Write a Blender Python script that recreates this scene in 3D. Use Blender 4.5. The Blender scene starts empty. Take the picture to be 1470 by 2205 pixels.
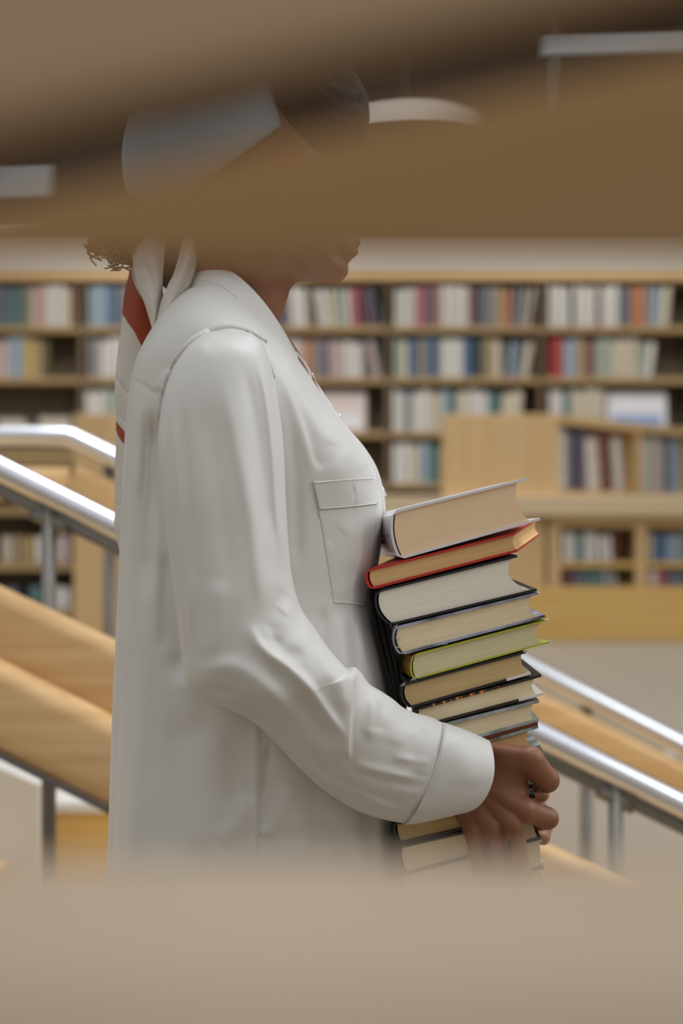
import bpy, bmesh, math, random
import numpy as np
from mathutils import Vector
from mathutils.bvhtree import BVHTree

random.seed(7)
rng = np.random.default_rng(7)
SC = bpy.context.scene
COL = SC.collection

# ------------------------------------------------------------------ camera
CZ = 1.22                       # lens height
FPX = 2205 * 50.0 / 36.0        # focal length in pixels of a 1470x2205 frame
cam_d = bpy.data.cameras.new('camera')
cam = bpy.data.objects.new('camera', cam_d)
COL.objects.link(cam)
cam.location = (0, 0, CZ)
cam.rotation_euler = (math.pi / 2, 0, 0)
cam_d.sensor_fit = 'VERTICAL'
cam_d.sensor_width = 24
cam_d.sensor_height = 36
cam_d.lens = 50
cam_d.clip_start = 0.01
cam_d.dof.use_dof = True
cam_d.dof.focus_distance = 1.37
cam_d.dof.aperture_fstop = 3.15
SC.camera = cam

# ------------------------------------------------------------------ light
world = bpy.data.worlds.new('world')
SC.world = world
world.use_nodes = True
wn, wl = world.node_tree.nodes, world.node_tree.links
wn.clear()
w_out = wn.new('ShaderNodeOutputWorld')
w_bg = wn.new('ShaderNodeBackground')
w_tc = wn.new('ShaderNodeTexCoord')
w_sep = wn.new('ShaderNodeSeparateXYZ')
w_rmp = wn.new('ShaderNodeValToRGB')
wl.new(w_tc.outputs['Generated'], w_sep.inputs[0])
wl.new(w_sep.outputs['Z'], w_rmp.inputs[0])
w_rmp.color_ramp.elements[0].position = 0.0
w_rmp.color_ramp.elements[0].color = (0.36, 0.32, 0.27, 1)
w_rmp.color_ramp.elements[1].position = 0.35
w_rmp.color_ramp.elements[1].color = (0.80, 0.80, 0.79, 1)
w_e = w_rmp.color_ramp.elements.new(0.80)
w_e.color = (1.0, 1.03, 1.08, 1)
w_e2 = w_rmp.color_ramp.elements.new(0.95)
w_e2.color = (1.9, 1.96, 2.05, 1)
wl.new(w_rmp.outputs[0], w_bg.inputs[0])
w_bg.inputs[1].default_value = 0.70
wl.new(w_bg.outputs[0], w_out.inputs[0])


def area(name, loc, target, sx, sy, power, color):
    l = bpy.data.lights.new(name, 'AREA')
    l.shape = 'RECTANGLE'
    l.size, l.size_y = sx, sy
    l.energy = power
    l.color = color
    o = bpy.data.objects.new(name, l)
    COL.objects.link(o)
    o.location = loc
    d = Vector(target) - Vector(loc)
    o.rotation_euler = d.to_track_quat('-Z', 'Y').to_euler()
    return o


area('skylight', (0.5, 3.0, 4.3), (0.1, 2.2, 0.8), 3.2, 1.6, 105, (0.93, 0.96, 1.0))
area('window_daylight', (3.2, 1.6, 2.6), (0.1, 1.6, 1.1), 2.2, 1.8, 34, (0.95, 0.97, 1.0))
area('hall_light', (0.0, 7.2, 4.4), (0.0, 9.4, 1.2), 5.0, 1.2, 150, (1.0, 0.97, 0.93))

SC.view_settings.view_transform = 'Standard'
SC.view_settings.look = 'None'
SC.view_settings.gamma = 1
SC.view_settings.use_curve_mapping = False
SC.view_settings.exposure = 0.0


# ------------------------------------------------------------------ helpers
def P(px, py, D):
    """the point at distance D behind which pixel (px, py) of the photograph lies"""
    return Vector(((px - 735.0) * D / FPX, D, CZ - (py - 1102.5) * D / FPX))


def srgb(r, g, b):
    f = lambda c: (c / 255 / 12.92) if c / 255 <= 0.04045 else ((c / 255 + 0.055) / 1.055) ** 2.4
    return (f(r), f(g), f(b), 1)


def mat(name, rgb, rough=0.6, metal=0.0, bump=None, var=None, spec=0.5, sheen=0.0, sss=0.0, coord='Object', trans=0.0):
    """bump=(scale, strength), var=(rgb2, scale xyz, detail) mixes a second colour in by noise"""
    m = bpy.data.materials.new(name)
    m.use_nodes = True
    n, l = m.node_tree.nodes, m.node_tree.links
    b = n['Principled BSDF']
    b.inputs['Base Color'].default_value = srgb(*rgb)
    b.inputs['Roughness'].default_value = rough
    b.inputs['Metallic'].default_value = metal
    b.inputs['Specular IOR Level'].default_value = spec
    if sheen:
        b.inputs['Sheen Weight'].default_value = sheen
        b.inputs['Sheen Roughness'].default_value = 0.4
    if sss:
        b.inputs['Subsurface Weight'].default_value = sss
        b.inputs['Subsurface Radius'].default_value = (0.012, 0.005, 0.003)
        b.inputs['Subsurface Scale'].default_value = 1.0
    tc = n.new('ShaderNodeTexCoord')
    if var:
        rgb2, sc, det = var
        mp = n.new('ShaderNodeMapping')
        mp.inputs['Scale'].default_value = sc
        nz = n.new('ShaderNodeTexNoise')
        nz.inputs['Scale'].default_value = 1
        nz.inputs['Detail'].default_value = det
        rp = n.new('ShaderNodeValToRGB')
        rp.color_ramp.elements[0].position = 0.35
        rp.color_ramp.elements[1].position = 0.65
        rp.color_ramp.elements[0].color = srgb(*rgb)
        rp.color_ramp.elements[1].color = srgb(*rgb2)
        l.new(tc.outputs[coord], mp.inputs[0])
        l.new(mp.outputs[0], nz.inputs['Vector'])
        l.new(nz.outputs['Fac'], rp.inputs[0])
        l.new(rp.outputs[0], b.inputs['Base Color'])
    if bump:
        nz2 = n.new('ShaderNodeTexNoise')
        nz2.inputs['Scale'].default_value = bump[0]
        nz2.inputs['Detail'].default_value = 3
        bp = n.new('ShaderNodeBump')
        bp.inputs['Strength'].default_value = bump[1]
        bp.inputs['Distance'].default_value = 0.001
        l.new(tc.outputs[coord], nz2.inputs['Vector'])
        l.new(nz2.outputs['Fac'], bp.inputs['Height'])
        l.new(bp.outputs[0], b.inputs['Normal'])
    return m


def pages_mat(name, rgb, rgb2, lines=90):
    """paper edges: fine lines along the book, from the UV map (v runs through the thickness)"""
    m = bpy.data.materials.new(name)
    m.use_nodes = True
    n, l = m.node_tree.nodes, m.node_tree.links
    b = n['Principled BSDF']
    b.inputs['Roughness'].default_value = 0.85
    b.inputs['Specular IOR Level'].default_value = 0.15
    uv = n.new('ShaderNodeUVMap')
    uv.uv_map = 'UVMap'
    mp = n.new('ShaderNodeMapping')
    mp.inputs['Scale'].default_value = (1.6, lines, 1)
    nz = n.new('ShaderNodeTexNoise')
    nz.inputs['Scale'].default_value = 1
    nz.inputs['Detail'].default_value = 4
    nz.inputs['Roughness'].default_value = 0.65
    rp = n.new('ShaderNodeValToRGB')
    rp.color_ramp.elements[0].position = 0.30
    rp.color_ramp.elements[1].position = 0.56
    rp.color_ramp.elements[0].color = srgb(*rgb2)
    rp.color_ramp.elements[1].color = srgb(*rgb)
    bp = n.new('ShaderNodeBump')
    bp.inputs['Strength'].default_value = 0.35
    bp.inputs['Distance'].default_value = 0.0006
    l.new(uv.outputs[0], mp.inputs[0])
    l.new(mp.outputs[0], nz.inputs['Vector'])
    l.new(nz.outputs['Fac'], rp.inputs[0])
    l.new(nz.outputs['Fac'], bp.inputs['Height'])
    l.new(rp.outputs[0], b.inputs['Base Color'])
    l.new(bp.outputs[0], b.inputs['Normal'])
    return m


def wood(name, rgb, rgb2, axis='x', rough=0.5, grain=(1.2, 30, 30)):
    g = {'x': grain, 'y': (grain[1], grain[0], grain[2]), 'z': (grain[1], grain[2], grain[0])}[axis]
    return mat(name, rgb, rough, var=(rgb2, g, 5), bump=(60, 0.05))


def mesh_obj(name, verts, faces, m=None, parent=None, smooth=True, uvs=None):
    me = bpy.data.meshes.new(name)
    me.from_pydata([tuple(v) for v in verts] if not isinstance(verts, np.ndarray) else verts.tolist(), [],
                   faces if not isinstance(faces, np.ndarray) else faces.tolist())
    if smooth:
        me.polygons.foreach_set('use_smooth', [True] * len(me.polygons))
    if m is not None:
        for x in (m if isinstance(m, (list, tuple)) else [m]):
            me.materials.append(x)
    if uvs is not None:
        ul = me.uv_layers.new(name='UVMap')
        vi = np.zeros(len(me.loops), dtype=np.int32)
        me.loops.foreach_get('vertex_index', vi)
        ul.data.foreach_set('uv', np.asarray(uvs, dtype=np.float32)[vi].ravel())
    me.update()
    o = bpy.data.objects.new(name, me)
    COL.objects.link(o)
    if parent:
        o.parent = parent
    return o


def bm_obj(name, bm, m=None, parent=None, smooth=False, local=False):
    bmesh.ops.recalc_face_normals(bm, faces=bm.faces)
    me = bpy.data.meshes.new(name)
    bm.to_mesh(me)
    bm.free()
    if smooth:
        me.polygons.foreach_set('use_smooth', [True] * len(me.polygons))
    if m is not None:
        for x in (m if isinstance(m, (list, tuple)) else [m]):
            me.materials.append(x)
    o = bpy.data.objects.new(name, me)
    COL.objects.link(o)
    if parent:
        o.parent = parent
    return o


def empty(name, loc=(0, 0, 0), rz=0.0):
    o = bpy.data.objects.new(name, None)
    o.empty_display_size = 0.05
    COL.objects.link(o)
    o.location = loc
    o.rotation_euler = (0, 0, rz)
    return o


def adopt(root, kids):
    """parent parts modelled in world space to a root that has a place of its own"""
    bpy.context.view_layer.update()
    inv = root.matrix_world.inverted()
    for k in kids:
        k.parent = root
        k.matrix_parent_inverse = inv


def tag(o, label, cat, group=None, kind=None):
    if label:
        o['label'] = label
    if cat:
        o['category'] = cat
    if group:
        o['group'] = group
    if kind:
        o['kind'] = kind
    return o


def add_box(bm, x0, x1, y0, y1, z0, z1, bevel=0.0):
    vs = [bm.verts.new(c) for c in ((x0, y0, z0), (x1, y0, z0), (x1, y1, z0), (x0, y1, z0),
                                    (x0, y0, z1), (x1, y0, z1), (x1, y1, z1), (x0, y1, z1))]
    fs = [bm.faces.new([vs[i] for i in q]) for q in
          ((0, 3, 2, 1), (4, 5, 6, 7), (0, 1, 5, 4), (1, 2, 6, 5), (2, 3, 7, 6), (3, 0, 4, 7))]
    if bevel > 0:
        es = list({e for f in fs for e in f.edges})
        bmesh.ops.bevel(bm, geom=es, offset=bevel, segments=2, affect='EDGES', profile=0.5)


def box(name, x0, x1, y0, y1, z0, z1, m, parent=None, bevel=0.0):
    bm = bmesh.new()
    add_box(bm, x0, x1, y0, y1, z0, z1, bevel)
    return bm_obj(name, bm, m, parent)


def tube_data(pts, radii, seg=16, cap=True, squash=None):
    """swept circle along pts; returns verts, faces"""
    pts = [Vector(p) for p in pts]
    n = len(pts)
    if not hasattr(radii, '__len__'):
        radii = [radii] * n
    vs, fs = [], []
    ref = Vector((0, 1, 0.001)).normalized()
    for i, p in enumerate(pts):
        t = (pts[min(i + 1, n - 1)] - pts[max(i - 1, 0)]).normalized()
        a = ref - t * ref.dot(t)
        if a.length < 1e-4:
            a = Vector((0, 0, 1)) - t * t.z
        a.normalize()
        ref = a
        b = t.cross(a)
        for k in range(seg):
            th = 2 * math.pi * k / seg
            ra, rb = radii[i], radii[i] * (squash or 1.0)
            vs.append(p + a * (math.cos(th) * ra) + b * (math.sin(th) * rb))
    for i in range(n - 1):
        for k in range(seg):
            k2 = (k + 1) % seg
            fs.append((i * seg + k, i * seg + k2, (i + 1) * seg + k2, (i + 1) * seg + k))
    if cap:
        fs.append(tuple(range(seg))[::-1])
        fs.append(tuple((n - 1) * seg + k for k in range(seg)))
    return vs, fs


def tube(name, pts, radii, m, parent=None, seg=16, squash=None):
    v, f = tube_data(pts, radii, seg, True, squash)
    return mesh_obj(name, v, f, m, parent)


def crom(vals, n):
    """Catmull-Rom through rows of vals, n samples"""
    v = np.asarray(vals, dtype=float)
    k = len(v)
    t = np.linspace(0, k - 1, n)
    i = np.clip(np.floor(t).astype(int), 0, k - 2)
    u = (t - i)[:, None]
    p0, p1, p2, p3 = v[np.maximum(i - 1, 0)], v[i], v[i + 1], v[np.minimum(i + 2, k - 1)]
    return 0.5 * ((2 * p1) + (-p0 + p2) * u + (2 * p0 - 5 * p1 + 4 * p2 - p3) * u ** 2 + (-p0 + 3 * p1 - 3 * p2 + p3) * u ** 3)


def surface_net(f, lo, hi, h):
    """naive surface nets of f(x, y, z) < 0 in the box lo..hi with cell size h; returns verts, quads"""
    ax = [np.arange(lo[i], hi[i] + h, h) for i in range(3)]
    X, Y, Z = np.meshgrid(*ax, indexing='ij')
    V = f(X, Y, Z).astype(np.float32)
    del X, Y, Z
    nx, ny, nz = V.shape
    ins = V < 0
    acc = np.zeros((nx - 1, ny - 1, nz - 1, 3), np.float32)
    cnt = np.zeros((nx - 1, ny - 1, nz - 1), np.float32)
    for a in range(3):
        sl0 = [slice(None)] * 3
        sl1 = [slice(None)] * 3
        sl0[a] = slice(0, -1)
        sl1[a] = slice(1, None)
        A, B = V[tuple(sl0)], V[tuple(sl1)]
        cr = (A < 0) != (B < 0)
        t = np.where(cr, A / np.where(cr, A - B, 1), 0)
        o1, o2 = [i for i in range(3) if i != a]
        for d1 in (0, 1):
            for d2 in (0, 1):
                s = [None] * 3
                s[a] = slice(None)
                s[o1] = slice(d1, V.shape[o1] - 1 + d1)
                s[o2] = slice(d2, V.shape[o2] - 1 + d2)
                c = cr[tuple(s)]
                tt = t[tuple(s)]
                cnt += c
                acc[..., a] += np.where(c, tt, 0)
                acc[..., o1] += np.where(c, d1, 0)
                acc[..., o2] += np.where(c, d2, 0)
    act = cnt > 0
    idx = -np.ones(act.shape, np.int64)
    idx[act] = np.arange(act.sum())
    ijk = np.argwhere(act)
    verts = (ijk + acc[act] / cnt[act][:, None]) * h + np.array([ax[0][0], ax[1][0], ax[2][0]])
    quads = []
    for a in range(3):
        o1, o2 = [i for i in range(3) if i != a]
        if a == 1:
            o1, o2 = o2, o1
        sl0 = [slice(1, -1)] * 3
        sl1 = [slice(1, -1)] * 3
        sl0[a] = slice(0, -1)
        sl1[a] = slice(1, None)
        A, B = ins[tuple(sl0)], ins[tuple(sl1)]
        e = np.argwhere(A != B)
        if not len(e):
            continue
        flip = A[tuple(e.T)]
        base = e.copy()
        for i in range(3):
            if i != a:
                base[:, i] += 1
        def cell(d1, d2):
            c = base.copy()
            c[:, o1] -= d1
            c[:, o2] -= d2
            return idx[tuple(c.T)]
        q = np.stack([cell(1, 1), cell(0, 1), cell(0, 0), cell(1, 0)], 1)
        q[~flip] = q[~flip][:, ::-1]
        quads.append(q)
    return verts, np.concatenate(quads)


def smin(a, b, k):
    h = np.clip(0.5 + 0.5 * (b - a) / k, 0, 1)
    return b * (1 - h) + a * h - k * h * (1 - h)


def sd_cap(X, Y, Z, a, b, ra, rb):
    """tapered capsule"""
    ba = np.array(b) - np.array(a)
    L2 = max(float(ba @ ba), 1e-12)
    px, py, pz = X - a[0], Y - a[1], Z - a[2]
    h = np.clip((px * ba[0] + py * ba[1] + pz * ba[2]) / L2, 0, 1)
    return np.sqrt((px - ba[0] * h) ** 2 + (py - ba[1] * h) ** 2 + (pz - ba[2] * h) ** 2) - (ra + (rb - ra) * h)


def sd_ell(X, Y, Z, c, r):
    k0 = np.sqrt(((X - c[0]) / r[0]) ** 2 + ((Y - c[1]) / r[1]) ** 2 + ((Z - c[2]) / r[2]) ** 2)
    return (k0 - 1) * min(r)


def poly_sd(X, Z, poly):
    """signed distance in the plane, negative inside"""
    poly = np.asarray(poly)
    d = np.full(X.shape, 1e9)
    inside = np.zeros(X.shape, bool)
    n = len(poly)
    for i in range(n):
        a, b = poly[i], poly[(i + 1) % n]
        e = b - a
        wx, wz = X - a[0], Z - a[1]
        t = np.clip((wx * e[0] + wz * e[1]) / max(e @ e, 1e-12), 0, 1)
        d = np.minimum(d, (wx - e[0] * t) ** 2 + (wz - e[1] * t) ** 2)
        c = ((a[1] <= Z) & (b[1] > Z)) | ((b[1] <= Z) & (a[1] > Z))
        xi = a[0] + (Z - a[1]) / (e[1] if abs(e[1]) > 1e-12 else 1e-12) * e[0]
        inside ^= c & (X < xi)
    d = np.sqrt(d)
    return np.where(inside, -d, d)


def smooth01(x, a, b):
    t = np.clip((x - a) / (b - a), 0, 1)
    return t * t * (3 - 2 * t)


# ------------------------------------------------------------------ materials
M = {}
M['wall'] = mat('pale_wall_paint', (206, 202, 194), 0.8, bump=(90, 0.1))
M['wall_dark'] = mat('dark_gallery_wall', (58, 50, 42), 0.8, bump=(40, 0.1))
M['carpet'] = mat('carpet', (146, 134, 116), 0.95, var=((132, 121, 104), (60, 60, 60), 3), bump=(300, 0.5))
M['ply'] = wood('birch_plywood', (208, 176, 128), (200, 166, 116), 'z')
M['ply_front'] = wood('birch_plywood_front', (214, 176, 104), (204, 164, 92), 'x')
M['ply_pale'] = wood('pale_counter_top', (205, 185, 150), (198, 176, 140), 'x', 0.4)
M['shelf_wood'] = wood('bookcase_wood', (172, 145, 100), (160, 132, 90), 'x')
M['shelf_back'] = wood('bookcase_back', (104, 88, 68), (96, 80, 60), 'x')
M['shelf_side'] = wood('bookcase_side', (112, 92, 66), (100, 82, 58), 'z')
M['rail_wood'] = wood('beech_rail', (224, 186, 132), (208, 164, 108), 'x', 0.32, (2.0, 45, 45))
M['steel'] = mat('brushed_steel', (234, 236, 242), 0.22, 1.0, bump=(200, 0.03))
M['post'] = mat('grey_metal_post', (128, 124, 116), 0.4, 0.6, bump=(100, 0.03))
M['white_lam'] = mat('white_laminate', (222, 218, 210), 0.4, bump=(50, 0.02))
M['near_wood'] = wood('near_shelf_wood', (172, 150, 122), (160, 138, 110), 'x', 0.42, (2, 14, 14))
M['near_panel'] = wood('near_panel_wood', (201, 178, 147), (191, 166, 133), 'x', 0.55, (2, 14, 14))
M['edge_shade'] = wood('brace_underside_shade', (92, 70, 46), (78, 58, 36), 'x', 0.7, (2, 14, 14))  # dark brown stands in for the shade under the brace
M['shirt'] = mat('white_satin_cloth', (212, 210, 205), 0.42, spec=0.35, sheen=0.15, bump=(900, 0.06))
M['stitch'] = mat('white_thread', (214, 211, 204), 0.6)
M['skin'] = mat('brown_skin', (140, 93, 66), 0.46, spec=0.4, sss=0.12, var=((128, 82, 57), (40, 40, 40), 3), bump=(260, 0.18))
M['nail'] = mat('fingernail', (200, 158, 142), 0.25)
M['hair'] = mat('brown_curls', (146, 114, 76), 0.5, bump=(120, 0.2))
M['hair_dark'] = mat('dark_hair', (30, 24, 24), 0.7, bump=(160, 0.6))
M['scarf'] = mat('cream_scarf_cloth', (212, 205, 196), 0.5, sheen=0.15, bump=(900, 0.06))
M['rust'] = mat('rust_scarf_stripe', (156, 60, 18), 0.5, sheen=0.1, bump=(900, 0.06))
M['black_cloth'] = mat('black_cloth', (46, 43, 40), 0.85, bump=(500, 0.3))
M['trouser'] = mat('black_trouser_cloth', (40, 38, 38), 0.85, bump=(500, 0.3))
M['shoe'] = mat('dark_shoe_leather', (40, 34, 30), 0.4)
M['print'] = mat('dark_printing', (70, 72, 76), 0.6)
M['eye'] = mat('eye_white', (225, 220, 214), 0.2)
M['button'] = mat('pearl_button', (225, 222, 214), 0.25)
M['light'] = bpy.data.materials.new('lamp_diffuser')
M['light'].use_nodes = True
M['light'].node_tree.nodes['Principled BSDF'].inputs['Emission Color'].default_value = (0.9, 0.95, 1, 1)
M['light'].node_tree.nodes['Principled BSDF'].inputs['Emission Strength'].default_value = 0.13
M['light'].node_tree.nodes['Principled BSDF'].inputs['Base Color'].default_value = (0.12, 0.12, 0.12, 1)

M['lamp_grey'] = mat('lamp_grey_glass', (120, 116, 110), 0.6)
# ------------------------------------------------------------------ the setting
ZU = 0.555                      # level of the reading room behind the stairs
YB = 10.0                       # front of the big bookcase


def struct(o):
    o['kind'] = 'structure'
    return o


struct(box('floor', -3.2, 3.2, -1.6, 2.05, -0.12, 0.0, M['carpet']))
struct(box('floor_reading_room', -6.0, 6.0, 3.95, 11.2, ZU - 0.25, ZU, M['carpet']))
struct(box('wall_stairwell', -6.0, 6.0, 3.92, 4.02, -1.9, ZU - 0.001, M['wall']))
struct(box('floor_lower', -3.4, 6.0, 2.05, 3.92, -2.0, -1.9, M['carpet']))
struct(box('wall_back', -6.0, 6.0, 10.75, 10.9, ZU, 4.9, M['wall_dark']))
# pale band above the bookcase
zb = lambda py, D: CZ - (py - 1102.5) * D / FPX
struct(box('trim_1', -5.6, 5.6, 10.1, 10.75, zb(578, YB), zb(490, YB), M['wall']))

# ------------------------------------------------------------------ stairs
st = empty('staircase', (0, 2.9, 0))
kids = []
rise, run = 0.147, 0.30
x_top, z_top = -1.09, ZU
kids.append(box('landing', -3.0, x_top, 2.25, 3.91, z_top - 0.12, z_top, M['ply']))
for i in range(11):
    x0 = x_top + i * run
    z = z_top - (i + 1) * rise
    kids.append(box('tread', x0, x0 + run + 0.02, 2.25, 3.91, z - 0.04, z, M['ply'], bevel=0.004))
    kids.append(box('riser', x0 - 0.001, x0 + 0.018, 2.25, 3.91, z, z + rise - 0.04, M['ply_front']))
adopt(st, kids)
tag(st, 'plywood staircase going down between the two handrails', 'stairs')


def stadium(name, a, b, hgt, thick, m, parent=None):
    """a rounded plank from a to b (same y), height hgt across its length"""
    a, b = Vector(a), Vector(b)
    t = (b - a).normalized()
    up = Vector((-t.z, 0, t.x))
    if up.z < 0:
        up = -up
    side = Vector((0, 1, 0))
    prof = []
    r = thick / 2
    for k in range(12):
        th = math.pi * k / 11
        prof.append((math.cos(th) * r, hgt / 2 - r + math.sin(th) * r))
    for k in range(12):
        th = math.pi + math.pi * k / 11
        prof.append((math.cos(th) * r, -hgt / 2 + r + math.sin(th) * r))
    n = len(prof)
    vs = [p + side * s + up * u for p in (a, b) for s, u in prof]
    fs = [(i, (i + 1) % n, n + (i + 1) % n, n + i) for i in range(n)]
    fs += [tuple(range(n))[::-1], tuple(range(n, 2 * n))]
    o = mesh_obj(name, vs, fs, m, parent)
    return o


def rail_at(pts, D):
    return [P(x, y, D) for x, y in pts]


# far handrail: steel tube, bending level at the landing
DF = 3.6
far = empty('handrail', P(160, 940, DF) - Vector((0, 0, 0.85)))
kids = []
pts = rail_at([(-420, 938), (60, 938), (140, 940), (156, 944), (172, 952), (600, 1158), (1130, 1432), (1560, 1652), (2600, 2166)], DF)
kids.append(tube('rail', pts, 0.0255, M['steel'], seg=24))
pp = rail_at([(-420, 1040), (150, 1042)], DF)
kids.append(stadium('plank', pp[0], pp[1], 0.085, 0.05, M['rail_wood']))
pp = rail_at([(150, 1042), (1160, 1538), (2600, 2253)], DF)
kids.append(stadium('plank', pp[0], pp[2], 0.115, 0.05, M['rail_wood']))
for px in (-200, 236, 750, 1262, 1810, 2330):
    py = 944 + max(0, px - 156) * 0.5
    a = P(px, py + 12, DF + 0.035)
    D2 = DF + 0.035
    zf = z_top if a.x < x_top else z_top - (min(math.floor((a.x - x_top) / run), 10) + 1) * rise
    kids.append(tube('post', [a, Vector((a.x, D2, zf + 0.001))], 0.016, M['post']))
    kids.append(tube('bracket', [P(px, py + 10, DF), a], 0.008, M['post'], seg=8))
    kids.append(tube('foot', [Vector((a.x, D2, zf + 0.008)), Vector((a.x, D2, zf + 0.001))], 0.03, M['post']))
adopt(far, kids)
tag(far, 'steel handrail with a wooden plank below, nearer the reading room, bending level at its top', 'handrail')

# near handrail
DN = 2.4
near = empty('handrail', P(105, 1100, DN) - Vector((0, 0, 0.9)))
kids = []
pts = rail_at([(-420, 805), (0, 1012), (245, 1134), (700, 1358), (1165, 1585), (1560, 1782), (2600, 2301)], DN)
kids.append(tube('rail', pts, 0.0215, M['steel'], seg=24))
pts2 = [p + Vector((0, 0, -0.033)) for p in pts]
kids.append(stadium('rail_web', pts2[0], pts2[-1], 0.022, 0.012, M['post']))
DC, DD = 2.335, 2.26
a, b = P(-300, 1216, DC), P(2700, 2632, DC)
kids.append(stadium('plank', a, b, 0.135, 0.055, M['rail_wood']))
a, b = P(-300, 1366, DD), P(2700, 2866, DD)
kids.append(stadium('plank', a, b, 0.128, 0.06, M['rail_wood']))
up = Vector((0.447, 0, 0.894))
kids.append(stadium('metal_edge', a - up * 0.067, b - up * 0.067, 0.006, 0.024, M['steel']))
for px in (105, 712, 1325, 1935, 2520):
    py = 1012 + px * 0.492
    a = P(px, py + 14, DN)
    zf = z_top - (min(math.floor((a.x - x_top) / run), 10) + 1) * rise
    kids.append(tube('post', [a, Vector((a.x, DN, zf + 0.001))], 0.0125, M['post']))
    kids.append(tube('saddle', [P(px - 38, py - 0, DN) + Vector((0, 0, -0.03)), P(px + 38, py + 38, DN) + Vector((0, 0, -0.03))], 0.012, M['post'], seg=10))
    kids.append(tube('foot', [Vector((a.x, DN, zf + 0.008)), Vector((a.x, DN, zf + 0.001))], 0.03, M['post']))
adopt(near, kids)
tag(near, 'steel handrail with two wooden planks below, straight behind the person', 'handrail')

# low plywood box on a tread and the white sloping wall at its side
bx = empty('storage_box', (-0.78, 3.5, z_top - 2 * rise + 0.0))
D = 3.45
x0, x1 = P(100, 0, D).x, P(300, 0, D).x
kids = [box('carcass', x0, x1, D, D + 0.15, z_top - 2 * rise + 0.001, zb(1750, D), M['ply_front']),
        box('lid', x0 - 0.006, x1 + 0.006, D - 0.006, D + 0.156, zb(1750, D), zb(1726, D), M['white_lam'], bevel=0.004)]
adopt(bx, kids)
tag(bx, 'low plywood box with a white lid standing on the stairs', 'box')
bm = bmesh.new()
D = 3.3
pr = [P(-260, 1560, D), P(-120, 1600, D), P(84, 1690, D), P(84, 2000, D), P(-260, 2000, D)]
f0 = [bm.verts.new(p) for p in pr]
f1 = [bm.verts.new(p + Vector((0, 0.06, 0))) for p in pr]
bm.faces.new(f0)
bm.faces.new(f1[::-1])
for i in range(5):
    bm.faces.new((f0[i], f1[i], f1[(i + 1) % 5], f0[(i + 1) % 5]))
struct(bm_obj('wall_stair_side', bm, M['wall']))

# ------------------------------------------------------------------ big bookcase at the back
CAS = empty('bookcase', (0, YB + 0.15, ZU))
bays = [-485, -155, 175, 505, 835, 1165, 1495, 1825]
rows_y = [702, 812, 928, 1040, 1156, 1270]          # tops of the shelf boards
kids = []
xL, xR = P(bays[0], 0, YB).x, P(bays[-1], 0, YB).x
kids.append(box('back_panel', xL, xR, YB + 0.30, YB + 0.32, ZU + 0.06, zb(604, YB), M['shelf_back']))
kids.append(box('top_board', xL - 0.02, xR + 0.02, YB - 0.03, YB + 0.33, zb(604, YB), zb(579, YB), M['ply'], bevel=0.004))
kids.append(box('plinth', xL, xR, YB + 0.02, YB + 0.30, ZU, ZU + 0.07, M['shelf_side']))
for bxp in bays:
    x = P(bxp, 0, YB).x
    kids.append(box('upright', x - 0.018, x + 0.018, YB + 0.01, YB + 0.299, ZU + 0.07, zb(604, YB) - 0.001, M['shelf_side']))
for ry in rows_y + [1384 - 0]:
    for i in range(len(bays) - 1):
        xa, xb = P(bays[i], 0, YB).x + 0.019, P(bays[i + 1], 0, YB).x - 0.019
        z1 = zb(ry, YB)
        if z1 - 0.04 < ZU + 0.07:
            continue
        kids.append(box('shelf_board', xa, xb, YB, YB + 0.299, z1 - 0.045, z1, M['shelf_wood'], bevel=0.002))
adopt(CAS, kids)
tag(CAS, 'long wooden bookcase filling the back wall with six rows of shelves', 'bookcase')

# ---- the books in it: one shared mesh, colour and size per copy
def unit_book():
    bm = bmesh.new()
    seg = 5
    prof = []
    for k in range(seg + 1):                    # rounded spine towards the viewer (-y)
        th = math.pi * k / seg
        prof.append((0.5 - 0.5 * math.cos(th), -0.03 * math.sin(th)))
    prof += [(1.0, 1.0), (0.93, 1.0), (0.93, 0.965), (0.07, 0.965), (0.07, 1.0), (0.0, 1.0)]
    lo = [bm.verts.new((x, y, 0)) for x, y in prof]
    hi = [bm.verts.new((x, y, 1)) for x, y in prof]
    bm.faces.new(lo[::-1])
    bm.faces.new(hi)
    n = len(prof)
    for i in range(n):
        bm.faces.new((lo[i], lo[(i + 1) % n], hi[(i + 1) % n], hi[i]))
    bmesh.ops.recalc_face_normals(bm, faces=bm.faces)
    me = bpy.data.meshes.new('shelved_book')
    bm.to_mesh(me)
    bm.free()
    me.materials.append(None)
    return me


UB = unit_book()
PAL = {'white': (222, 218, 212), 'cream': (214, 204, 182), 'grey': (150, 148, 146), 'pale blue': (160, 178, 192),
       'blue': (86, 118, 152), 'teal': (92, 128, 128), 'navy': (48, 60, 82), 'red': (176, 62, 58), 'pink': (196, 120, 132),
       'pinkish': (204, 184, 180), 'purple': (122, 104, 122), 'brown': (128, 92, 72), 'orange': (198, 128, 88),
       'salmon': (206, 152, 130), 'yellow': (204, 176, 108), 'tan': (178, 154, 120), 'olive': (136, 132, 96),
       'pale green': (172, 184, 168), 'maroon': (116, 54, 62), 'black': (52, 48, 48), 'slate': (104, 112, 124)}
BM = {}
for k, c in PAL.items():
    c2 = tuple(min(255, int(v * 0.86)) for v in c)
    BM[k] = mat('book_cloth_' + k.replace(' ', '_'), c, 0.55, var=(c2, (3, 3, 9), 2))
ORD = ['first', 'second', 'third', 'fourth', 'fifth', 'sixth', 'seventh', 'eighth', 'ninth', 'tenth', 'eleventh', 'twelfth',
       'thirteenth', 'fourteenth', 'fifteenth', 'sixteenth', 'seventeenth', 'eighteenth', 'nineteenth', 'twentieth']
seen_count = {}


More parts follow.
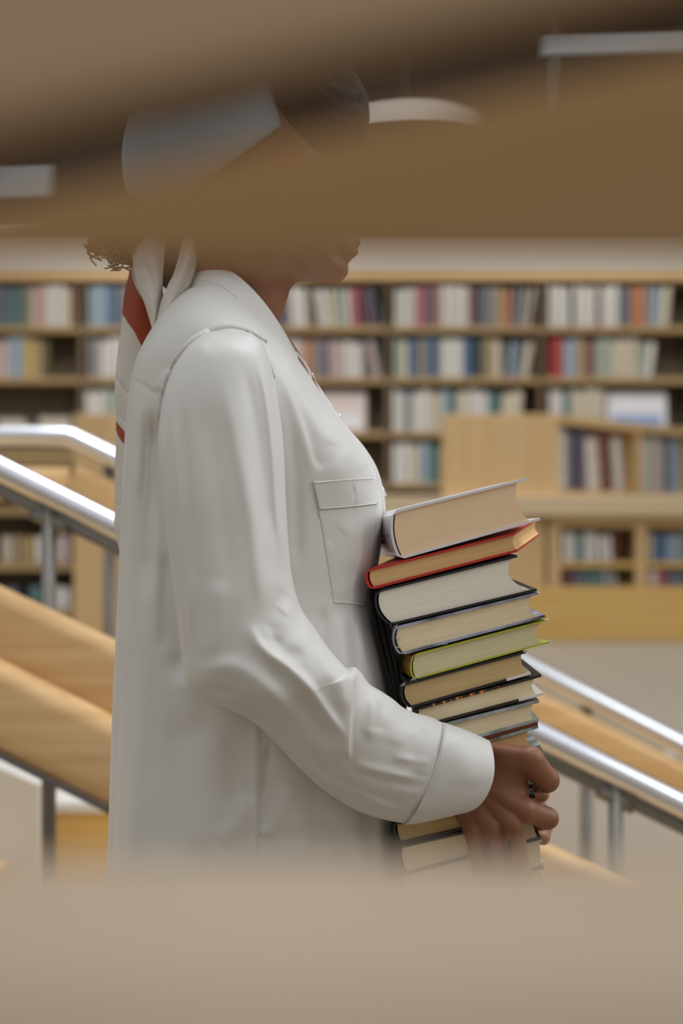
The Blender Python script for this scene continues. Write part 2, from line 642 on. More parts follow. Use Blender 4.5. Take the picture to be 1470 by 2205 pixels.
def shelf_book(x0, x1, colr, zbase, hgt, y, depth, lean, place, group, org=None, rz=0.0):
    key = (colr, place)
    i = seen_count.get(key, 0)
    seen_count[key] = i + 1
    o = bpy.data.objects.new('book', UB)
    COL.objects.link(o)
    w = x1 - x0
    o.scale = (w, depth, hgt)
    o.rotation_euler = (0, lean, rz)
    # a leaning book pivots on the bottom edge it leans over
    if lean >= 0:
        o.location = (x0, y, zbase + w * math.sin(lean) + 0.0005)
    else:
        o.location = (x0, y, zbase + 0.0005)
    o.material_slots[0].link = 'OBJECT'
    o.material_slots[0].material = BM[colr]
    tag(o, '%s book, %s of its colour %s' % (colr, ORD[i], place), 'book', group)
    return o


def packed(specs, h_of, gap):
    """books side by side, each set right of the one before it both at its foot and at its top; leaning rows keep clear of upright ones"""
    pb = pt = -1e9
    for x0, x1, colr, n, lean in specs:
        le = math.radians(lean)
        w = (x1 - x0) / n
        for k in range(n):
            h = h_of()
            sh = h * math.tan(le)
            a = x0 + k * w
            if k == 0 or a < pb + gap or a + sh < pt + gap:
                a = max(a, pb + gap, pt + gap - min(sh, 0) if lean < 0 else pb + gap)
                if lean >= 0:
                    a = max(a, pt + gap - sh)
            b = max(a + 0.35 * w, min(a + w, x0 + (k + 1) * w + 4 * gap))
            yield a, b - gap, colr, h, le
            pb = b
            pt = b + sh


def fill(specs, D, base_py, rowname, bay_of, group, step=14, hpx=(84, 92)):
    """specs: (px0, px1, colour, n, lean degrees)"""
    zbase = zb(base_py, D)
    for a, b, colr, hp, le in packed(specs, lambda: random.uniform(*hpx), 0.8):
        x0, x1 = P(a, 0, D).x, P(b, 0, D).x
        shelf_book(x0, x0 + (x1 - x0) * math.cos(le), colr, zbase, hp * D / FPX * (0.95 if le else 1), D + 0.012 + random.uniform(0, 0.012), 0.2,
                   le, 'on the %s' % (rowname + bay_of(a)), group)


def bay_name(px):
    if px < 175:
        return ' beyond the scarf'
    if px < 505:
        return ' just behind the scarf'
    if px < 835:
        return ' behind the chest'
    if px < 1165:
        return ' above the cabinet side'
    return ' above the slanting shelves'


# rows (photo x ranges)
row1 = [(-60, -20, 'cream', 2, 0), (-20, 0, 'slate', 1, 0), (0, 20, 'slate', 1, 0), (20, 45, 'teal', 2, 0), (45, 60, 'olive', 1, 0),
        (60, 76, 'pinkish', 1, 0), (76, 90, 'salmon', 1, 0), (90, 118, 'white', 2, 0), (118, 132, 'white', 1, 0), (132, 148, 'cream', 1, 0),
        (148, 158, 'salmon', 1, -6),
        (190, 214, 'pale blue', 2, 0), (214, 228, 'pale blue', 1, 0), (228, 242, 'blue', 1, 0), (242, 262, 'slate', 1, 0), (262, 290, 'grey', 2, 0),
        (300, 352, 'white', 3, 0), (354, 400, 'slate', 2, 0), (402, 450, 'cream', 3, 0), (460, 494, 'brown', 2, 0), (514, 560, 'pinkish', 3, 0), (562, 588, 'blue', 1, 0),
        (590, 604, 'navy', 1, 0), (604, 620, 'purple', 1, 0), (622, 660, 'white', 2, -3), (662, 672, 'brown', 1, 0), (684, 708, 'white', 2, -7),
        (710, 726, 'cream', 1, -5), (728, 742, 'pale green', 1, -3), (744, 756, 'white', 1, -3), (758, 772, 'pink', 1, -4), (774, 786, 'maroon', 1, -5), (788, 806, 'purple', 2, -8),
        (808, 818, 'slate', 1, -10),
        (850, 892, 'white', 3, 1), (894, 914, 'pink', 2, 0), (914, 934, 'purple', 2, 0), (934, 944, 'salmon', 1, 0), (950, 1008, 'white', 3, 0),
        (1010, 1024, 'maroon', 1, 0), (1026, 1044, 'slate', 2, 0), (1044, 1064, 'grey', 2, 0), (1064, 1082, 'tan', 1, 0), (1084, 1098, 'orange', 1, 2),
        (1100, 1114, 'slate', 1, 5), (1116, 1130, 'grey', 1, 7), (1132, 1140, 'cream', 1, 9),
        (1183, 1225, 'white', 3, 0), (1226, 1236, 'navy', 1, 0), (1238, 1282, 'white', 3, 0), (1286, 1292, 'maroon', 1, 0), (1296, 1332, 'white', 2, 0),
        (1334, 1358, 'slate', 2, 0), (1360, 1388, 'orange', 2, 0), (1390, 1402, 'grey', 1, 0), (1403, 1420, 'pale blue', 1, 3), (1422, 1440, 'cream', 1, 5)]
row2 = [(-40, 0, 'pinkish', 3, 0), (0, 16, 'pinkish', 1, 0), (16, 46, 'pale blue', 2, 0), (48, 72, 'yellow', 2, 0), (72, 86, 'tan', 1, 0), (86, 93, 'olive', 1, 4),
        (190, 214, 'grey', 2, 0), (214, 262, 'white', 3, 0), (262, 290, 'cream', 2, 0),
        (300, 350, 'tan', 2, 0), (352, 420, 'white', 4, 0), (422, 470, 'slate', 2, 0), (516, 588, 'pale green', 4, 0),
        (590, 640, 'white', 3, 0), (640, 652, 'pinkish', 1, 0), (652, 668, 'orange', 1, 0), (670, 690, 'grey', 2, 0), (690, 704, 'purple', 1, 0), (704, 734, 'pinkish', 2, -2),
        (740, 782, 'white', 2, -2), (784, 798, 'purple', 1, -8), (800, 814, 'pinkish', 1, -9), (816, 822, 'slate', 1, -10),
        (850, 864, 'pale green', 1, 0), (864, 878, 'cream', 1, 0), (880, 902, 'blue', 2, 0), (902, 914, 'tan', 1, 0), (914, 930, 'blue', 1, 0), (930, 946, 'slate', 1, 0),
        (950, 996, 'white', 2, 0), (998, 1014, 'blue', 1, 0), (1014, 1034, 'navy', 2, 0), (1036, 1048, 'olive', 1, 0), (1048, 1062, 'tan', 1, 0), (1062, 1078, 'cream', 1, 0),
        (1080, 1092, 'black', 1, 0), (1093, 1106, 'pale blue', 1, 4), (1108, 1120, 'slate', 1, 6), (1122, 1138, 'cream', 1, 9),
        (1185, 1212, 'red', 2, 0), (1214, 1240, 'pale blue', 2, 0), (1240, 1262, 'tan', 2, 0), (1262, 1278, 'maroon', 1, 0), (1280, 1316, 'pale green', 3, 0),
        (1318, 1370, 'cream', 4, 0), (1372, 1386, 'pale green', 1, 3), (1388, 1404, 'white', 1, 7)]
row3 = [(172 + 12, 222, 'white', 2, 0), (224, 262, 'pale green', 2, 0),
        (838 + 8, 872, 'white', 2, 0), (872, 884, 'slate', 1, 0), (886, 924, 'white', 2, 0), (926, 950, 'cream', 2, 0), (950, 966, 'pale blue', 1, 0), (968, 978, 'teal', 1, 0),
        (984, 1008, 'cream', 1, 0), (1010, 1050, 'white', 2, 0), (1052, 1074, 'teal', 1, 0), (1078, 1120, 'cream', 2, 4),
        (1184, 1212, 'white', 2, 0), (1214, 1228, 'teal', 1, 0), (1230, 1300, 'cream', 5, 0)]
row4 = [(846, 880, 'white', 2, 0), (882, 902, 'cream', 1, 0), (904, 922, 'pale blue', 1, 0), (924, 942, 'teal', 1, 0), (944, 956, 'olive', 1, 0), (690, 722, 'cream', 2, 0), (726, 760, 'pinkish', 2, 0), (764, 800, 'slate', 2, 3)]
row5 = [(846, 866, 'black', 1, 0), (868, 890, 'navy', 1, 0), (892, 916, 'black', 1, 0), (918, 950, 'slate', 1, 0)]
fill(row1, YB, 702, 'top shelf', bay_name, 'books on the top shelf of the back bookcase')
fill(row2, YB, 812, 'second shelf', bay_name, 'books on the second shelf of the back bookcase', hpx=(78, 86))
fill(row3, YB, 928, 'third shelf', bay_name, 'books on the third shelf of the back bookcase', hpx=(82, 92))
fill(row4, YB, 1040, 'fourth shelf', bay_name, 'books on the fourth shelf of the back bookcase', hpx=(78, 90))
fill(row5, YB, 1156, 'fifth shelf', bay_name, 'books on the fifth shelf of the back bookcase', hpx=(84, 96))


def picture_book(px0, px1, py0, py1, D, m, label, m2=None, tilt=-0.12):
    """a thin large book stood face out, leaning back"""
    w, h = (px1 - px0) * D / FPX, (py1 - py0) * D / FPX
    r = empty('picture_book', (P((px0 + px1) / 2, 0, D).x, D + 0.05, zb(py1, D) + 0.001))
    r.rotation_euler = (tilt, 0, 0)
    c = box('cover', -w / 2, w / 2, 0, 0.012, 0, h, m, r, bevel=0.002)
    if m2:
        box('cover_picture', -w / 2 * 0.8, w / 2 * 0.8, -0.0015, 0.001, h * 0.08, h * 0.42, m2, r)
    tag(r, label, 'book', 'picture books stood face out')
    return r


M['pb_pink'] = mat('picture_book_pink', (214, 192, 182), 0.5, var=((206, 200, 200), (4, 4, 4), 2))
M['pb_white'] = mat('picture_book_white', (222, 222, 228), 0.45)
M['pb_blue'] = mat('picture_book_blue', (120, 152, 200), 0.45, var=((150, 176, 214), (6, 6, 6), 3))
picture_book(688, 788, 838, 928, YB + 0.02, M['pb_pink'], 'pink and white picture book standing face out behind the chest', M['pb_white'])
picture_book(1310, 1440, 842, 928, YB + 0.02, M['pb_white'], 'white picture book with a blue picture, face out above the slanting shelves', M['pb_blue'])


def lying_book(px0, px1, py1, D, m, label, th=0.03, depth=0.2):
    w = (px1 - px0) * D / FPX
    r = empty('lying_book', (P(px0, 0, D).x, D + 0.02, zb(py1, D) + 0.0008))
    bm = bmesh.new()
    add_box(bm, 0, w, 0, depth, 0, 0.003)
    add_box(bm, 0, w, 0, depth, th - 0.003, th)
    add_box(bm, 0, 0.003, 0, depth, 0.003, th - 0.003)
    bm_obj('cover', bm, m, r)
    box('pages', 0.003, w - 0.006, 0.004, depth - 0.004, 0.003, th - 0.003, BM['cream'], r)
    tag(r, label, 'book')
    return r


lying_book(-6, 52, 928, YB, BM['pale blue'], 'pale blue book lying flat on the third shelf beyond the scarf', 0.09)
lying_book(84, 150, 928, YB, BM['pinkish'], 'pinkish book lying flat on the third shelf beyond the scarf', 0.10)

# ------------------------------------------------------------------ cabinets in front of it
DL = 7.0
zf = ZU
# left low open cabinet
lc = empty('low_cabinet', (P(60, 0, DL).x, DL + 0.2, zf))
xa, xb, xc = P(-420, 0, DL).x, P(160, 0, DL).x, P(420, 0, DL).x
zt = zb(892, DL)
zt2 = zb(966, DL)
kids = [box('end_panel', xb, xc, DL - 0.02, DL + 0.42, zf, zt, M['ply'], bevel=0.003),
        box('back_panel', xa, xb - 0.001, DL + 0.38, DL + 0.40, zf, zt2 - 0.05, M['shelf_back']),
        box('top_board', xa, xb - 0.001, DL, DL + 0.379, zt2 - 0.085, zt2 - 0.0, M['shelf_wood'], bevel=0.003)]
for py in (1092, 1212, 1312):
    z1 = zb(py, DL)
    kids.append(box('shelf_board', xa + 0.02, xb - 0.001, DL + 0.01, DL + 0.379, z1 - 0.04, z1, M['shelf_wood'], bevel=0.002))
kids.append(box('plinth', xa, xb - 0.001, DL + 0.03, DL + 0.379, zf, zf + 0.06, M['shelf_side']))
kids.append(box('side_panel', xa, xa + 0.019, DL + 0.01, DL + 0.379, zf + 0.06, zt2 - 0.086, M['shelf_side']))
adopt(lc, kids)
tag(lc, 'low open plywood cabinet behind the handrails, beyond the scarf', 'cabinet')
low_specs = [(2, 24, 'cream', 2, 0), (28, 52, 'tan', 2, 0), (56, 70, 'yellow', 1, 0), (74, 98, 'white', 1, 0), (108, 148, 'pinkish', 2, 0)]


def one_bay(s):
    return lambda a: s


fill(low_specs, DL, 1211, 'upper shelf of the low cabinet', one_bay(''), 'books in the low open cabinet', hpx=(54, 62))
low2 = [(12, 34, 'slate', 1, 0), (62, 86, 'teal', 1, 0), (112, 150, 'white', 2, 0)]
fill(low2, DL, 1311, 'lower shelf of the low cabinet', one_bay(''), 'books in the low open cabinet', hpx=(40, 50))

# right: counter cabinet parallel to the view
DRc = 7.3
rc = empty('counter_cabinet', (P(1200, 0, DRc).x, DRc + 0.25, zf))
xa, xb = P(800, 0, DRc).x, P(1800, 0, DRc).x
zt = zb(1068, DRc)
zl = zb(1112, DRc)
kids = [box('counter_top', xa - 0.03, xb, DRc - 0.09, DRc + 0.5, zl, zt, M['ply_pale'], bevel=0.006),
        box('plinth_front', xa, xb - 0.002, DRc - 0.01, DRc + 0.03, zf, zb(1262, DRc), M['ply_front'], bevel=0.003),
        box('left_panel', xa, P(1172, 0, DRc).x, DRc, DRc + 0.3, zb(1262, DRc) + 0.001, zl - 0.001, M['ply']),
        box('back_panel', P(1185, 0, DRc).x, xb, DRc + 0.302, DRc + 0.32, zb(1262, DRc), zl - 0.001, M['ply_front']),
        box('rail', P(1205, 0, DRc).x, xb - 0.002, DRc + 0.001, DRc + 0.3, zb(1136, DRc), zl - 0.001, M['ply'])]
for i, (p0, p1) in enumerate([(1180, 1206), (1368, 1392), (1556, 1580)]):
    kids.append(box('upright', P(p0, 0, DRc).x, P(p1, 0, DRc).x, DRc, DRc + 0.3, zb(1262, DRc) + 0.001, zl - 0.001, M['ply']))
for p0, p1 in [(1206, 1368), (1392, 1556)]:
    kids.append(box('shelf_board', P(p0, 0, DRc).x + 0.001, P(p1, 0, DRc).x - 0.001, DRc + 0.01, DRc + 0.3, zb(1222, DRc), zb(1210, DRc), M['ply_front']))
adopt(rc, kids)
tag(rc, 'long plywood counter cabinet with low open shelves standing behind the books', 'cabinet')
cs = [(1212, 1240, 'white', 2, 0), (1241, 1256, 'teal', 1, 0), (1257, 1286, 'white', 2, 0), (1288, 1318, 'white', 2, -4), (1322, 1332, 'maroon', 1, 0),
      (1398, 1408, 'cream', 1, 0), (1410, 1436, 'blue', 2, 0), (1437, 1462, 'pale blue', 2, 0), (1464, 1480, 'grey', 1, 0)]
fill(cs, DRc, 1209, 'upper shelf of the counter cabinet', one_bay(''), 'books in the counter cabinet', hpx=(56, 62))
cs = [(1210, 1232, 'maroon', 1, 0), (1234, 1262, 'slate', 2, 0), (1264, 1296, 'teal', 2, 0), (1298, 1330, 'grey', 2, 0),
      (1398, 1420, 'pinkish', 1, 0), (1422, 1434, 'red', 1, 0), (1436, 1475, 'slate', 2, 0)]
fill(cs, DRc, 1261, 'bottom shelf of the counter cabinet', one_bay(''), 'books in the counter cabinet', hpx=(24, 34))

# display unit standing on the counter, its open face turned away
du = empty('display_shelf', (P(1080, 0, DRc).x, DRc + 0.2, zt))
D0, D1 = DRc - 0.02, DRc + 1.65
A = P(1196, 0, D0)
B = P(1560, 0, D1)
A.z = B.z = 0
u = (B - A)
Lf = u.length
u.normalize()
nrm = Vector((-u.y, u.x, 0))       # points to the back of the unit
ang = math.atan2(u.y, u.x)
ztop = zb(892, D0)
kids = []
bm = bmesh.new()
xe = P(952, 0, D0).x
add_box(bm, xe, A.x - 0.001, D0, D0 + 0.03, zt + 0.0005, ztop, 0.003)
kids.append(bm_obj('end_panel', bm, M['ply']))


def slab(name, s0, s1, d0, d1, z0, z1, m):
    q = [A + u * s0 + nrm * d0, A + u * s1 + nrm * d0, A + u * s1 + nrm * d1, A + u * s0 + nrm * d1]
    vs = [Vector((p.x, p.y, z0)) for p in q] + [Vector((p.x, p.y, z1)) for p in q]
    return mesh_obj(name, vs, [(0, 3, 2, 1), (4, 5, 6, 7), (0, 1, 5, 4), (1, 2, 6, 5), (2, 3, 7, 6), (3, 0, 4, 7)], m, smooth=False)


kids.append(slab('top_board', 0.0, Lf, 0.0, 0.32, ztop - 0.045, ztop, M['ply']))
kids.append(slab('bottom_board', 0.0, Lf, 0.0, 0.32, zt + 0.0005, zt + 0.03, M['ply']))
kids.append(slab('back_panel', 0.0, Lf, 0.30, 0.32, zt + 0.031, ztop - 0.046, M['ply_front']))
for s in (0.0, 0.93, 1.60):
    kids.append(slab('upright', s, s + 0.04, 0.002, 0.30, zt + 0.031, ztop - 0.046, M['ply']))
adopt(du, kids)
tag(du, 'plywood display shelf unit standing on the counter, its open side slanting away', 'shelf unit')


def slant_books(specs):
    for s0, s1, colr, h, le in packed(specs, lambda: random.uniform(0.30, 0.335), 0.003):
        if True:
            p = A + u * s0 + nrm * 0.03
            key = (colr, 'slant')
            i = seen_count.get(key, 0)
            seen_count[key] = i + 1
            o = bpy.data.objects.new('book', UB)
            COL.objects.link(o)
            ww = (s1 - s0) * math.cos(le)
            o.scale = (ww, 0.2, h * (0.95 if le else 1))
            o.rotation_mode = 'XYZ'
            o.rotation_euler = (0, le, ang)
            o.location = (p.x, p.y, zt + 0.031 + (ww * math.sin(le) if le > 0 else 0))
            o.material_slots[0].link = 'OBJECT'
            o.material_slots[0].material = BM[colr]
            tag(o, '%s book, %s of its colour in the slanting display shelf' % (colr, ORD[i]), 'book', 'books in the slanting display shelf')


slant_books([(0.05, 0.14, 'white', 3, 0), (0.15, 0.21, 'grey', 2, 0), (0.22, 0.29, 'navy', 2, 0), (0.30, 0.36, 'purple', 2, 0), (0.40, 0.47, 'white', 2, -8),
             (0.49, 0.54, 'cream', 1, -8), (0.55, 0.60, 'maroon', 1, -6), (0.61, 0.68, 'brown', 2, -5), (0.72, 0.80, 'white', 2, -9),
             (1.0, 1.10, 'cream', 3, 0), (1.11, 1.17, 'pale green', 2, 0), (1.18, 1.30, 'pinkish', 3, 0), (1.31, 1.40, 'slate', 2, 0), (1.41, 1.52, 'pale blue', 3, 0)])

# ------------------------------------------------------------------ upper gallery seen through the slit: lamps and poles
def lamp(name, px, py, wpx, hpx, D, label):
    c = P(px, py, D)
    r = empty(name, c)
    w, h = wpx * D / FPX / 2, hpx * D / FPX
    n = 20
    vs, fs = [], []
    prof = [(0.02, h * 0.5), (0.35, h * 0.45), (0.7, h * 0.25), (0.92, 0.0), (1.0, -h * 0.35), (1.0, -h * 0.5)]
    for rr, z in prof:
        for k in range(n):
            th = 2 * math.pi * k / n
            vs.append((math.cos(th) * rr * w, math.sin(th) * rr * w, z))
    for i in range(len(prof) - 1):
        for k in range(n):
            fs.append((i * n + k, i * n + (k + 1) % n, (i + 1) * n + (k + 1) % n, (i + 1) * n + k))
    fs.append(tuple(range((len(prof) - 1) * n, len(prof) * n))[::-1])
    mesh_obj('shade', vs, fs, M['lamp_grey'], r)
    tube('cord', [(0, 0, h * 0.5), (0, 0, 4.9 - c.z)], 0.006, M['post'], r, 8)
    tag(r, label, 'lamp')
    return r


lamp('pendant_lamp', 870, 268, 360, 90, 8.6, 'wide pale domed pendant lamp hanging above the bookcase')
bm = bmesh.new()
struct(box('ceiling', -6.0, 6.0, 7.6, 10.9, 4.9, 5.0, M['wall_dark']))
for i, (px, w) in enumerate([(592, 9), (1192, 9)]):
    x = P(px, 0, 9.6).x
    ww = w * 9.6 / FPX
    o = tube('light_tube', [(x, 9.6, 4.85), (x, 9.6, zb(345, 9.6))], ww / 2, M['light'])
    tag(o, ['thin upright light tube hanging above the head', 'thin upright light tube hanging above the bright strip lamp'][i], 'lamp')
x0, x1 = P(1165, 0, 9.0).x, P(1560, 0, 9.0).x
o = box('strip_lamp', x0, x1, 9.0, 9.08, zb(110, 9.0), zb(62, 9.0), M['light'], bevel=0.01)
tag(o, 'long pale strip lamp under the dark ceiling', 'lamp')
x0, x1 = P(-260, 0, 9.0).x, P(108, 0, 9.0).x
o = box('panel_lamp', x0, x1, 9.0, 9.08, zb(425, 9.0), zb(348, 9.0), M['light'], bevel=0.01)
tag(o, 'pale square-ended panel lamp above the top board beyond the scarf', 'lamp')

# ------------------------------------------------------------------ the bookcase the photograph looks through
fb = empty('bookcase', (0.05, 0.15, CZ - 0.12))
zs = CZ - 744 * 0.29 / FPX
kids = []
kids.append(box('shelf_board', -0.42, 0.48, -0.02, 0.29, zs - 0.022, zs, M['near_wood'], bevel=0.003))


def panel(name, pts, y0, y1, m):
    bm = bmesh.new()
    a = [bm.verts.new((p[0], y0, p[1])) for p in pts]
    b = [bm.verts.new((p[0], y1, p[1])) for p in pts]
    bm.faces.new(a)
    bm.faces.new(b[::-1])
    n = len(pts)
    for i in range(n):
        bm.faces.new((a[i], b[i], b[(i + 1) % n], a[(i + 1) % n]))
    bmesh.ops.recalc_face_normals(bm, faces=bm.faces)
    bmesh.ops.bevel(bm, geom=list(bm.edges), offset=0.0015, segments=2, affect='EDGES')
    return bm_obj(name, bm, m)


def xz(px, py, D):
    p = P(px, py, D)
    return (p.x, p.z)


DP = 0.275
l0, r0 = xz(-3900, 561, DP), xz(6000, 561, DP)
sl = lambda px, a, b: a + (b - a) * px / 1470.0
kids.append(panel('apron_panel', [l0, r0, xz(6000, sl(6000, 434, 108), DP), xz(-60, sl(-60, 434, 108), DP), xz(-3900, 475, DP)], DP, DP + 0.0045, M['near_panel']))
DB = 0.215
kids.append(panel('brace_board', [xz(-1900, sl(-1900, 332, 2), DB), xz(7500, sl(7500, 332, 2), DB), xz(7500, sl(7500, 332, 2) - 1300, DB), xz(-1900, sl(-1900, 332, 2) - 1300, DB)],
                  DB - 0.016, DB, M['near_panel']))
kids.append(panel('brace_shade_strip', [xz(-1900, sl(-1900, 382, 55), DB), xz(7500, sl(7500, 382, 55), DB), xz(7500, sl(7500, 331, 1), DB), xz(-1900, sl(-1900, 331, 1), DB)],
                  DB - 0.010, DB + 0.004, M['edge_shade']))  # added dark strip: the brace's unlit underside put in as colour
for xx in (-0.442, 0.481):
    kids.append(box('side_panel', xx, xx + 0.021, -0.02, 0.295, 0.0, 1.75, M['near_wood'], bevel=0.002))
kids.append(box('shelf_board', -0.42, 0.48, -0.02, 0.29, 0.06, 0.082, M['near_wood'], bevel=0.003))
kids.append(box('shelf_board', -0.42, 0.48, -0.02, 0.29, 0.60, 0.622, M['near_wood'], bevel=0.003))
kids.append(box('top_board', -0.42, 0.48, -0.02, 0.29, 1.72, 1.742, M['near_wood'], bevel=0.003))
adopt(fb, kids)
tag(fb, 'blurred wooden shelving right before the lens, framing the view above and below', 'bookcase')

# ------------------------------------------------------------------ the stack of books in the arms
DS = 1.39


def held_book(name, quad, label, cover, pages, D=DS, H=0.205, yaw=0.0, ct=0.0024, bulge=0.010, concave=0.012, over=0.006, sides=None, spine_m=None, group=None):
    """quad: outer cover corners TL, TR, BR, BL of the end turned to the camera (photo frame)"""
    TL, TR, BR, BL = [P(x, y, D) for x, y in quad]
    W = ((TR - TL).length + (BR - BL).length) / 2
    T = ((TL - BL).length + (TR - BR).length) / 2
    xd = (BR - BL).normalized()
    yd = (Vector((0, 1, 0)) * math.cos(yaw) + xd * math.sin(yaw)).normalized()

    def Q(u, v, w):
        """u metres along, v metres through, w metres deep"""
        a, b = u / W, v / T
        p = BL * (1 - a) * (1 - b) + BR * a * (1 - b) + TR * a * b + TL * (1 - a) * b
        return p + yd * w

    root = empty(name, Q(W / 2, 0, H / 2))
    # cover: C shaped section
    sp = 12
    outer, inner = [], []
    outer.append((W, T))
    outer.append((0.004, T))
    inner.append((W, T - ct))
    inner.append((0.006, T - ct))
    for k in range(1, sp):
        th = k / sp
        v = T * (1 - th)
        off = -bulge * math.sin(math.pi * th) ** 0.7
        outer.append((off, v))
        inner.append((off + ct, min(max(v, ct), T - ct)))
    outer += [(0.004, 0), (W, 0)]
    inner += [(0.006, ct), (W, ct)]
    n = len(outer)
    vs, fs, mi = [], [], []
    segs = 4
    for w in np.linspace(0, H, segs):
        for q in outer + inner:
            vs.append(Q(q[0], q[1], w))
    m2 = 2 * n
    for s in range(segs - 1):
        for i in range(n - 1):
            a, b = s * m2 + i, s * m2 + i + 1
            fs.append((a, b, b + m2, a + m2))
            mi.append(1 if (spine_m and 1 <= i < n - 2) else 0)
            a, b = s * m2 + n + i, s * m2 + n + i + 1
            fs.append((b, a, a + m2, b + m2))
            mi.append(0)
        for i in (0, n - 1):
            a, b = s * m2 + i, s * m2 + n + i
            fs.append((a, b, b + m2, a + m2))
            mi.append(0)
    for s, base in ((0, 0), (1, (segs - 1) * m2)):
        for i in range(n - 1):
            q = (base + i, base + n + i, base + n + i + 1, base + i + 1)
            fs.append(q if s == 0 else q[::-1])
            mi.append(0)
    mats = [cover] + ([spine_m] if spine_m else [])
    # uv: along the width and depth
    uv = []
    for w in np.linspace(0, H, segs):
        for q in outer + inner:
            uv.append((q[0] / W, w / H + (10 if q[1] < T / 2 else 0)))
    c = mesh_obj('cover', vs, fs, mats, None, smooth=False, uvs=uv)
    if spine_m:
        c.data.polygons.foreach_set('material_index', mi)
    # page block
    m = 14
    prof = []
    for k in range(m + 1):                     # spine side, convex like the spine
        th = k / m
        v = ct + (T - 2 * ct) * (1 - th)
        prof.append((ct + 0.0012 - (bulge - 0.0005) * math.sin(math.pi * (v / T)) ** 0.8, v))
    for k in range(m + 1):                     # fore edge, concave
        th = k / m
        v = ct + (T - 2 * ct) * th
        prof.append((W - over - concave * math.sin(math.pi * th) ** 0.8, v))
    n2 = len(prof)
    vs, uv, fs = [], [], []
    e0, e1 = 0.0025, H - 0.003
    for w in (e0, e1):
        for q in prof:
            vs.append(Q(q[0], q[1], w))
            uv.append((q[0] / 0.15, q[1] / 0.045))
    # the fore edge and the spine sides get their own copies so that their lines run lengthwise
    fs.append(tuple(range(n2))[::-1])
    fs.append(tuple(range(n2, 2 * n2)))
    for i in range(n2):
        j = (i + 1) % n2
        fs.append((i, j, n2 + j, n2 + i))
    pg = mesh_obj('page_block', vs, fs, pages, None, smooth=False, uvs=uv)
    parts = [c, pg]
    if sides:
        parts += sides(Q, W, T, H, ct)
    adopt(root, parts)
    tag(root, label, 'book', group or 'books held in the arms')
    return root


PG = {'rosy': pages_mat('pages_rosy', (250, 220, 186), (234, 192, 154), 110),
      'tan': pages_mat('pages_tan', (226, 190, 136), (200, 160, 104), 60),
      'pale': pages_mat('pages_pale', (246, 241, 226), (228, 221, 202), 90),
      'cream': pages_mat('pages_cream', (242, 226, 190), (220, 198, 156), 80),
      'cream2': pages_mat('pages_greenish_cream', (226, 214, 176), (204, 188, 146), 80),
      'brown': pages_mat('pages_brown', (214, 186, 136), (186, 154, 106), 80)}
def split_cover(name, base, x_white, amber):
    """dark cover whose lower board ends in white from x_white on; amber print speckled along the upper board"""
    m = mat(name, base, 0.42, bump=(200, 0.15))
    n, l = m.node_tree.nodes, m.node_tree.links
    b = n['Principled BSDF']
    uv = n.new('ShaderNodeUVMap')
    uv.uv_map = 'UVMap'
    sp = n.new('ShaderNodeSeparateXYZ')
    l.new(uv.outputs[0], sp.inputs[0])

    def mth(op, a, bb):
        k = n.new('ShaderNodeMath')
        k.operation = op
        for i, v in enumerate((a, bb)):
            if isinstance(v, (int, float)):
                k.inputs[i].default_value = v
            else:
                l.new(v, k.inputs[i])
        return k.outputs[0]

    low = mth('GREATER_THAN', sp.outputs['Y'], 5.0)
    wf = mth('MULTIPLY', low, mth('GREATER_THAN', sp.outputs['X'], x_white))
    mx = n.new('ShaderNodeMix')
    mx.data_type = 'RGBA'
    mx.inputs[6].default_value = srgb(*base)
    mx.inputs[7].default_value = srgb(226, 222, 214)
    l.new(wf, mx.inputs[0])
    last = mx.outputs[2]
    if amber:
        nz = n.new('ShaderNodeTexNoise')
        nz.inputs['Scale'].default_value = 26
        nz.inputs['Detail'].default_value = 3
        l.new(uv.outputs[0], nz.inputs['Vector'])
        rng_ = mth('MULTIPLY', mth('GREATER_THAN', sp.outputs['X'], amber[0]), mth('LESS_THAN', sp.outputs['X'], amber[1]))
        af = mth('MULTIPLY', mth('MULTIPLY', mth('SUBTRACT', 1.0, low), rng_), mth('GREATER_THAN', nz.outputs['Fac'], 0.52))
        m2 = n.new('ShaderNodeMix')
        m2.data_type = 'RGBA'
        m2.inputs[7].default_value = srgb(206, 128, 58)
        l.new(last, m2.inputs[6])
        l.new(af, m2.inputs[0])
        last = m2.outputs[2]
    l.new(last, b.inputs['Base Color'])
    return m


